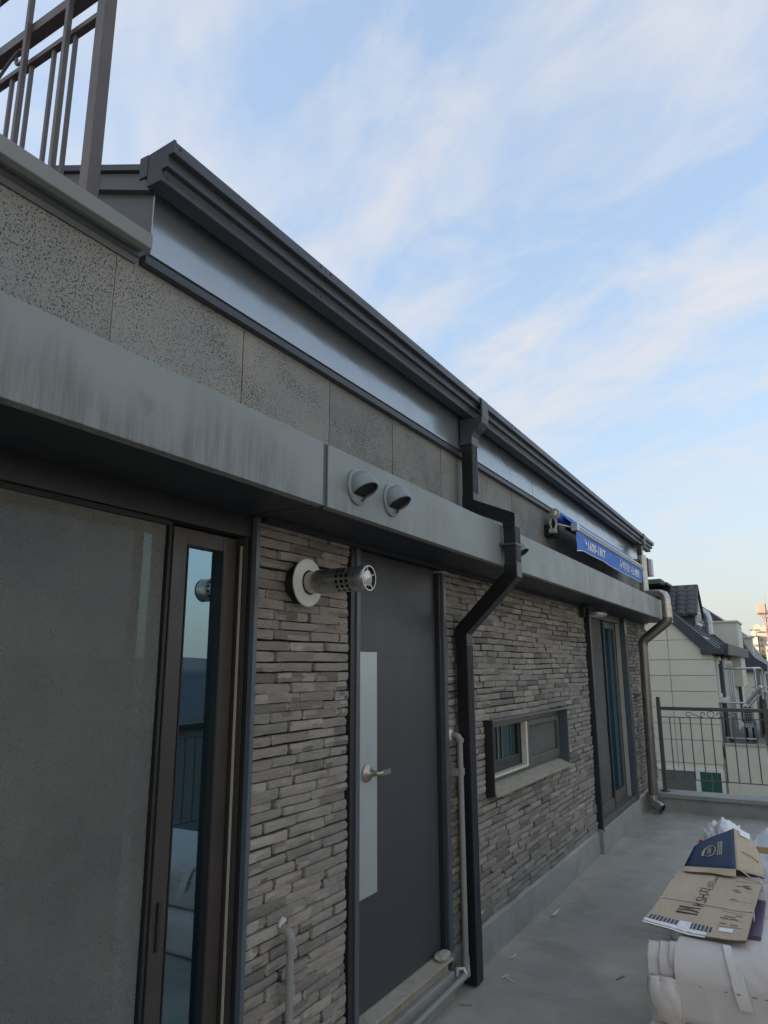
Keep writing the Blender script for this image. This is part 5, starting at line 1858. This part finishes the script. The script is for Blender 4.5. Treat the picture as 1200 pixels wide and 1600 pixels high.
# neighbour's terrace rail frames
nr = thing('railing', 'pale metal frame and rails on the beige neighbouring terrace', 'railing', (0.2, 22, 0))
MB().tube([(-0.08, 22, 1.57), (0.62, 22, 1.585), (0.66, 22, 1.54), (0.66, 22, -0.3)], 0.03, 8).tube([(0.62, 22, 1.585), (0.72, 23.5, 1.585), (0.74, 24.4, 1.54), (0.74, 24.4, -0.3)], 0.03, 8).obj('top_tube', 'alu', nr, auto=40)
for k in range(5):
    y = 22 + 0.45 * k
    nb2 = MB()
    nb2.tube([(0.675, y, 1.55), (0.675, y, -0.3)], 0.02, 6)
    nb2.obj('upright', 'darksteel', nr)
MB().tube([(-0.33, 20.2, 0.75), (0.46, 20.2, 0.74)], 0.022, 8).tube([(0.50, 20.2, 0.73), (0.86, 20.0, 1.15)], 0.05, 6).tube([(0.50, 20.2, 0.62), (0.9, 20.0, 1.03)], 0.02, 6).obj('handrail', 'alu', nr, auto=40)
MB().tube([(0.45, 23.5, 1.05), (1.3, 23.5, 1.06)], 0.022, 6).tube([(0.45, 23.5, 0.90), (1.3, 23.5, 0.91)], 0.022, 6).tube([(-0.05, 20.3, -0.12), (0.62, 20.3, -0.13)], 0.02, 6).obj('cross_rail', 'alu', nr, auto=40)
ac = thing('air_conditioner', 'white outdoor air conditioner unit with dark grille on the beige house terrace', 'air conditioner', (0.4, 22, 0))
MB().box(0.26, 0.50, 21.98, 22.35, 0.02, 0.60).obj('casing', 'nwhite', ac, bevel=0.01)
MB().box(0.285, 0.475, 21.965, 21.979, 0.14, 0.56).obj('grille_back', 'black', ac)
gq = MB()
for k in range(6):
    gq.box(0.285, 0.475, 21.955, 21.9645, 0.16 + 0.07 * k, 0.172 + 0.07 * k)
for k in range(4):
    gq.box(0.30 + 0.05 * k, 0.308 + 0.05 * k, 21.945, 21.9545, 0.14, 0.56)
gq.obj('grille', 'nwhite', ac)['kind'] = 'stuff'
MB().box(0.28, 0.32, 22, 22.3, -0.35, 0.019).box(0.44, 0.48, 22, 22.3, -0.35, 0.019).obj('foot', 'black', ac)
np_ = thing('parapet_wall', 'dark grey sloping parapet with pale coping right of the air conditioner', 'parapet', (0.9, 22, 0))
MB().prism([(20.05, -0.23), (26, -0.23), (26, 0.9), (23.0, 0.9), (20.05, 0.62)], lambda u, v, q: (q, u, v), 0.84, 1.0).obj('upstand', 'wallpaint', np_)

# ---- house beyond: sweeping dark roof
fh = thing('house', 'house with sweeping dark roof behind the beige tower', 'house', (-3, 47, -10))
MB().box(-9, 0.0, 45.3, 58, -10, 1.4).obj('wall', 'tile', fh)
MB().prism([(-3.0, 5.2), (-1.25, 3.75), (-1.0, 3.1), (-0.76, 2.65), (-0.40, 2.1), (0.15, 1.72), (0.15, 1.35), (-9, 1.35), (-9, 5.2)], lambda u, v, q: (u, q, v), 45, 58).obj('roof', 'nroof', fh)
MB().box(-0.95, -0.50, 46.5, 47.5, 2.0, 3.25).box(-1.0, -0.42, 46.4, 47.6, 3.251, 3.33).obj('chimney', 'tile', fh)
MB().box(0.0, 0.05, 46, 57, 0.2, 1.2).obj('window_band', 'greyglass', fh)

# ---- houses that are beside and behind (some added out of view to block or bounce the sun)
def plain_house(label, x0, x1, y0, y1, zt, wm_='wallpaint'):
    t = thing('house', label, 'house', ((x0 + x1) / 2, (y0 + y1) / 2, -10))
    MB().box(x0, x1, y0, y1, -10, zt).obj('wall', wm_, t)
    xm = (x0 + x1) / 2
    MB().prism([(x0 - 0.3, zt), (x1 + 0.3, zt), (xm, zt + 2.0)], lambda u, v, q: (u, q, v), y0 - 0.3, y1 + 0.3).obj('roof', 'nroof', t)
    xf, sg = (x0, -1) if x0 > 3 else (x1, 1)
    for fl_ in range(4):
        for k in range(int((y1 - y0) // 3)):
            z = zt - 2.0 - 2.9 * fl_
            y = y0 + 0.9 + 3 * k
            w_ = MB().box(min(xf, xf + sg * 0.06), max(xf, xf + sg * 0.06), y, y + 1.5, z, z + 1.3).obj('window', 'nwhite', t)
            sub(MB().box(min(xf + sg * 0.061, xf + sg * 0.07), max(xf + sg * 0.061, xf + sg * 0.07), y + 0.08, y + 1.42, z + 0.08, z + 1.22), 'glass_pane', 'greyglass', w_)
    return t


plain_house('tall pale grey house added unseen across the lane to bounce sunlight onto the wall', 12.5, 21, -10, 8.5, 5.6, 'palewall')  # out of view, added so its sunlit wall bounces light onto the terrace
plain_house('grey house across the lane further along', 13.5, 21, 12, 27, 0.0)
plain_house('cream house at the far end of the lane', 12, 21, 31, 46, 0.6, 'tile')
plain_house('grey house past the cream one at the lane end', 11, 22, 52, 70, 0.0)
plain_house('pale house farthest down the lane', 8, 24, 90, 110, -1.0, 'palewall')
plain_house('unseen grey house added behind the terrace house to block the low sun', -19, -11, -16, 4, 5.2)  # unseen row added to keep the low sun off terrace and neighbour
plain_house('unseen grey house added behind the beige house to block the low sun', -19, -11, 7, 24, 5.2)
plain_house('unseen grey house added far behind the beige house to block the low sun', -19, -11, 27, 44, 5.2)


# ---- distant apartment towers in evening sun
def tower(x0, x1, y, zt, mt, label, crown=True):
    t = thing('apartment_tower', label, 'apartment block', ((x0 + x1) / 2, y, -10), 'apartment towers in low sun')
    MB().box(x0, x1, y, y + 14, -10, zt).obj('wall', mt, t)
    n = max(2, int((x1 - x0) / 2.4))
    for i in range(n):
        wcol = MB()
        z = -6.0
        cx_ = x0 + (x1 - x0) * (i + 0.5) / n
        while z < zt - 2.5:
            wcol.box(cx_ - 0.55, cx_ + 0.55, y - 0.12, y - 0.01, z, z + 1.3)
            z += 2.8
        wcol.obj('windows', 'aptglass', t)['kind'] = 'stuff'
    MB().box(x0 - 0.4, x1 + 0.4, y - 0.5, y + 14.3, zt + 0.001, zt + 0.5).obj('cornice', 'aptroof', t)
    if crown:
        m_ = (x0 + x1) / 2
        hw = (x1 - x0) * 0.28
        MB().box(m_ - hw, m_ + hw, y + 3, y + 10, zt + 0.5, zt + 2.6).prism([(m_ - hw, zt + 2.6), (m_ + hw, zt + 2.6), (m_, zt + 3.6)], lambda u, v, q: (u, q, v), y + 3, y + 10).obj('lift_house', mt, t)
    return t


tower(-26.5, -20.6, 415, 16.2, 'apt2', 'low pale apartment block at the left of the distant cluster', False)
tower(-18.8, -12.6, 420, 19.8, 'apt', 'broad tall apartment tower behind the left ones', True)
tower(-18.2, -15.0, 400, 15.9, 'apt2', 'narrow pale apartment tower in front on the left', True)
tower(-14.6, -9.9, 402, 17.9, 'apt', 'apartment tower in the middle of the distant cluster', True)
tower(-9.6, -3.0, 405, 21.2, 'apt2', 'tall apartment tower at the right edge behind the crane', True)
tower(-11.5, -7.5, 385, 11.0, 'apt2', 'shorter apartment block in front at the right', False)

tower(2, 10, 410, 18.0, 'apt', 'tall apartment tower past the right edge of the crane', True)
tower(15, 22, 405, 14.0, 'apt2', 'mid height pale apartment tower right of the tall ones', True)
tower(27, 38, 430, 21.0, 'apt', 'wide apartment tower farther right on the skyline', True)
tower(46, 53, 415, 17.0, 'apt2', 'pale apartment tower at the right end of the skyline', True)
tower(66, 78, 440, 19.0, 'apt', 'apartment tower standing apart at the far right', True)

# ---- tower crane
cr_ = thing('tower_crane', 'red tower crane whose counterweight shows at the right edge', 'crane', (-1.9, 120, -10))
ms = MB()
mx_, my_ = -1.55, 120.0
for ax_, ay_ in ((-0.35, -0.35), (0.35, -0.35), (0.35, 0.35), (-0.35, 0.35)):
    ms.tube([(mx_ + ax_, my_ + ay_, -10), (mx_ + ax_, my_ + ay_, 10.2)], 0.09, 5)
zz = -10.0
k = 0
while zz < 9.4:
    s = 1 if k % 2 else -1
    for ay_ in (-0.35, 0.35):
        ms.tube([(mx_ - 0.35 * s, my_ + ay_, zz), (mx_ + 0.35 * s, my_ + ay_, zz + 0.8)], 0.05, 4)
    for ax_ in (-0.35, 0.35):
        ms.tube([(mx_ + ax_, my_ - 0.35 * s, zz), (mx_ + ax_, my_ + 0.35 * s, zz + 0.8)], 0.05, 4)
    zz += 0.8
    k += 1
ms.obj('mast', 'crane', cr_)
MB().box(-2.95, 6.0, 119.7, 120.3, 9.15, 9.38).obj('jib', 'crane', cr_)
MB().box(-2.9, -1.75, 119.4, 120.6, 9.381, 10.75).obj('counterweight', 'ballast', cr_, bevel=0.05)
MB().tube([(-1.75, 120, 9.38), (-1.65, 120, 12.2)], [0.05, 0.02], 5).obj('apex_pole', 'darksteel', cr_)
MB().tube([(-2.5, 120, 9.15), (-1.85, 120, 7.9)], 0.05, 4).tube([(-2.1, 120, 9.15), (-1.85, 120, 7.9)], 0.05, 4).obj('brace', 'crane', cr_)


# ---- trees
def tree(label, x, y, zc_, rx, rz, n, leaf, seed):
    rnd = random.Random(seed)
    t = thing('tree', label, 'tree', (x, y, -10), 'trees before the towers')
    tr = MB()
    tr.tube([(x, y, -10), (x + 0.1, y, zc_ - rz), (x, y, zc_)], [0.3, 0.2, 0.06], 8)
    for k in range(7):
        a = rnd.uniform(0, 6.28)
        tr.tube([(x, y, zc_ - rz * rnd.uniform(0.3, 1.0)), (x + rx * 0.6 * math.cos(a), y + rx * 0.6 * math.sin(a), zc_ + rz * rnd.uniform(-0.2, 0.6))], [0.1, 0.02], 5)
    tr.obj('trunk', 'bark', t)
    cw = MB()
    clumps = [(Vector((rnd.gauss(0, 0.45), rnd.gauss(0, 0.45), rnd.gauss(0, 0.45))), rnd.uniform(0.22, 0.4)) for _ in range(16)]
    for k in range(n):
        c, r_ = rnd.choice(clumps)
        d = Vector((rnd.gauss(0, 1), rnd.gauss(0, 1), rnd.gauss(0, 1))).normalized() * r_ * rnd.random() ** 0.4
        p = c + d
        p = Vector((x + p.x * rx, y + p.y * rx, zc_ + p.z * rz))
        a, b = Vector((rnd.gauss(0, 1), rnd.gauss(0, 1), rnd.gauss(0, 1))).normalized(), Vector((rnd.gauss(0, 1), rnd.gauss(0, 1), rnd.gauss(0, 1))).normalized()
        l = leaf * rnd.uniform(0.6, 1.3)
        cw.face([p, p + a * l, p + a * l + b * l * 0.6, p + b * l * 0.6])
    cw.obj('crown', 'leaf', t)
    return t


tree('bright green tree before the apartment towers', -4.45, 150, 2.2, 0.95, 2.2, 1600, 0.25, 3)
tree('darker green tree at the right edge below the crane', -1.6, 60, -0.6, 0.9, 2.4, 1600, 0.12, 8)
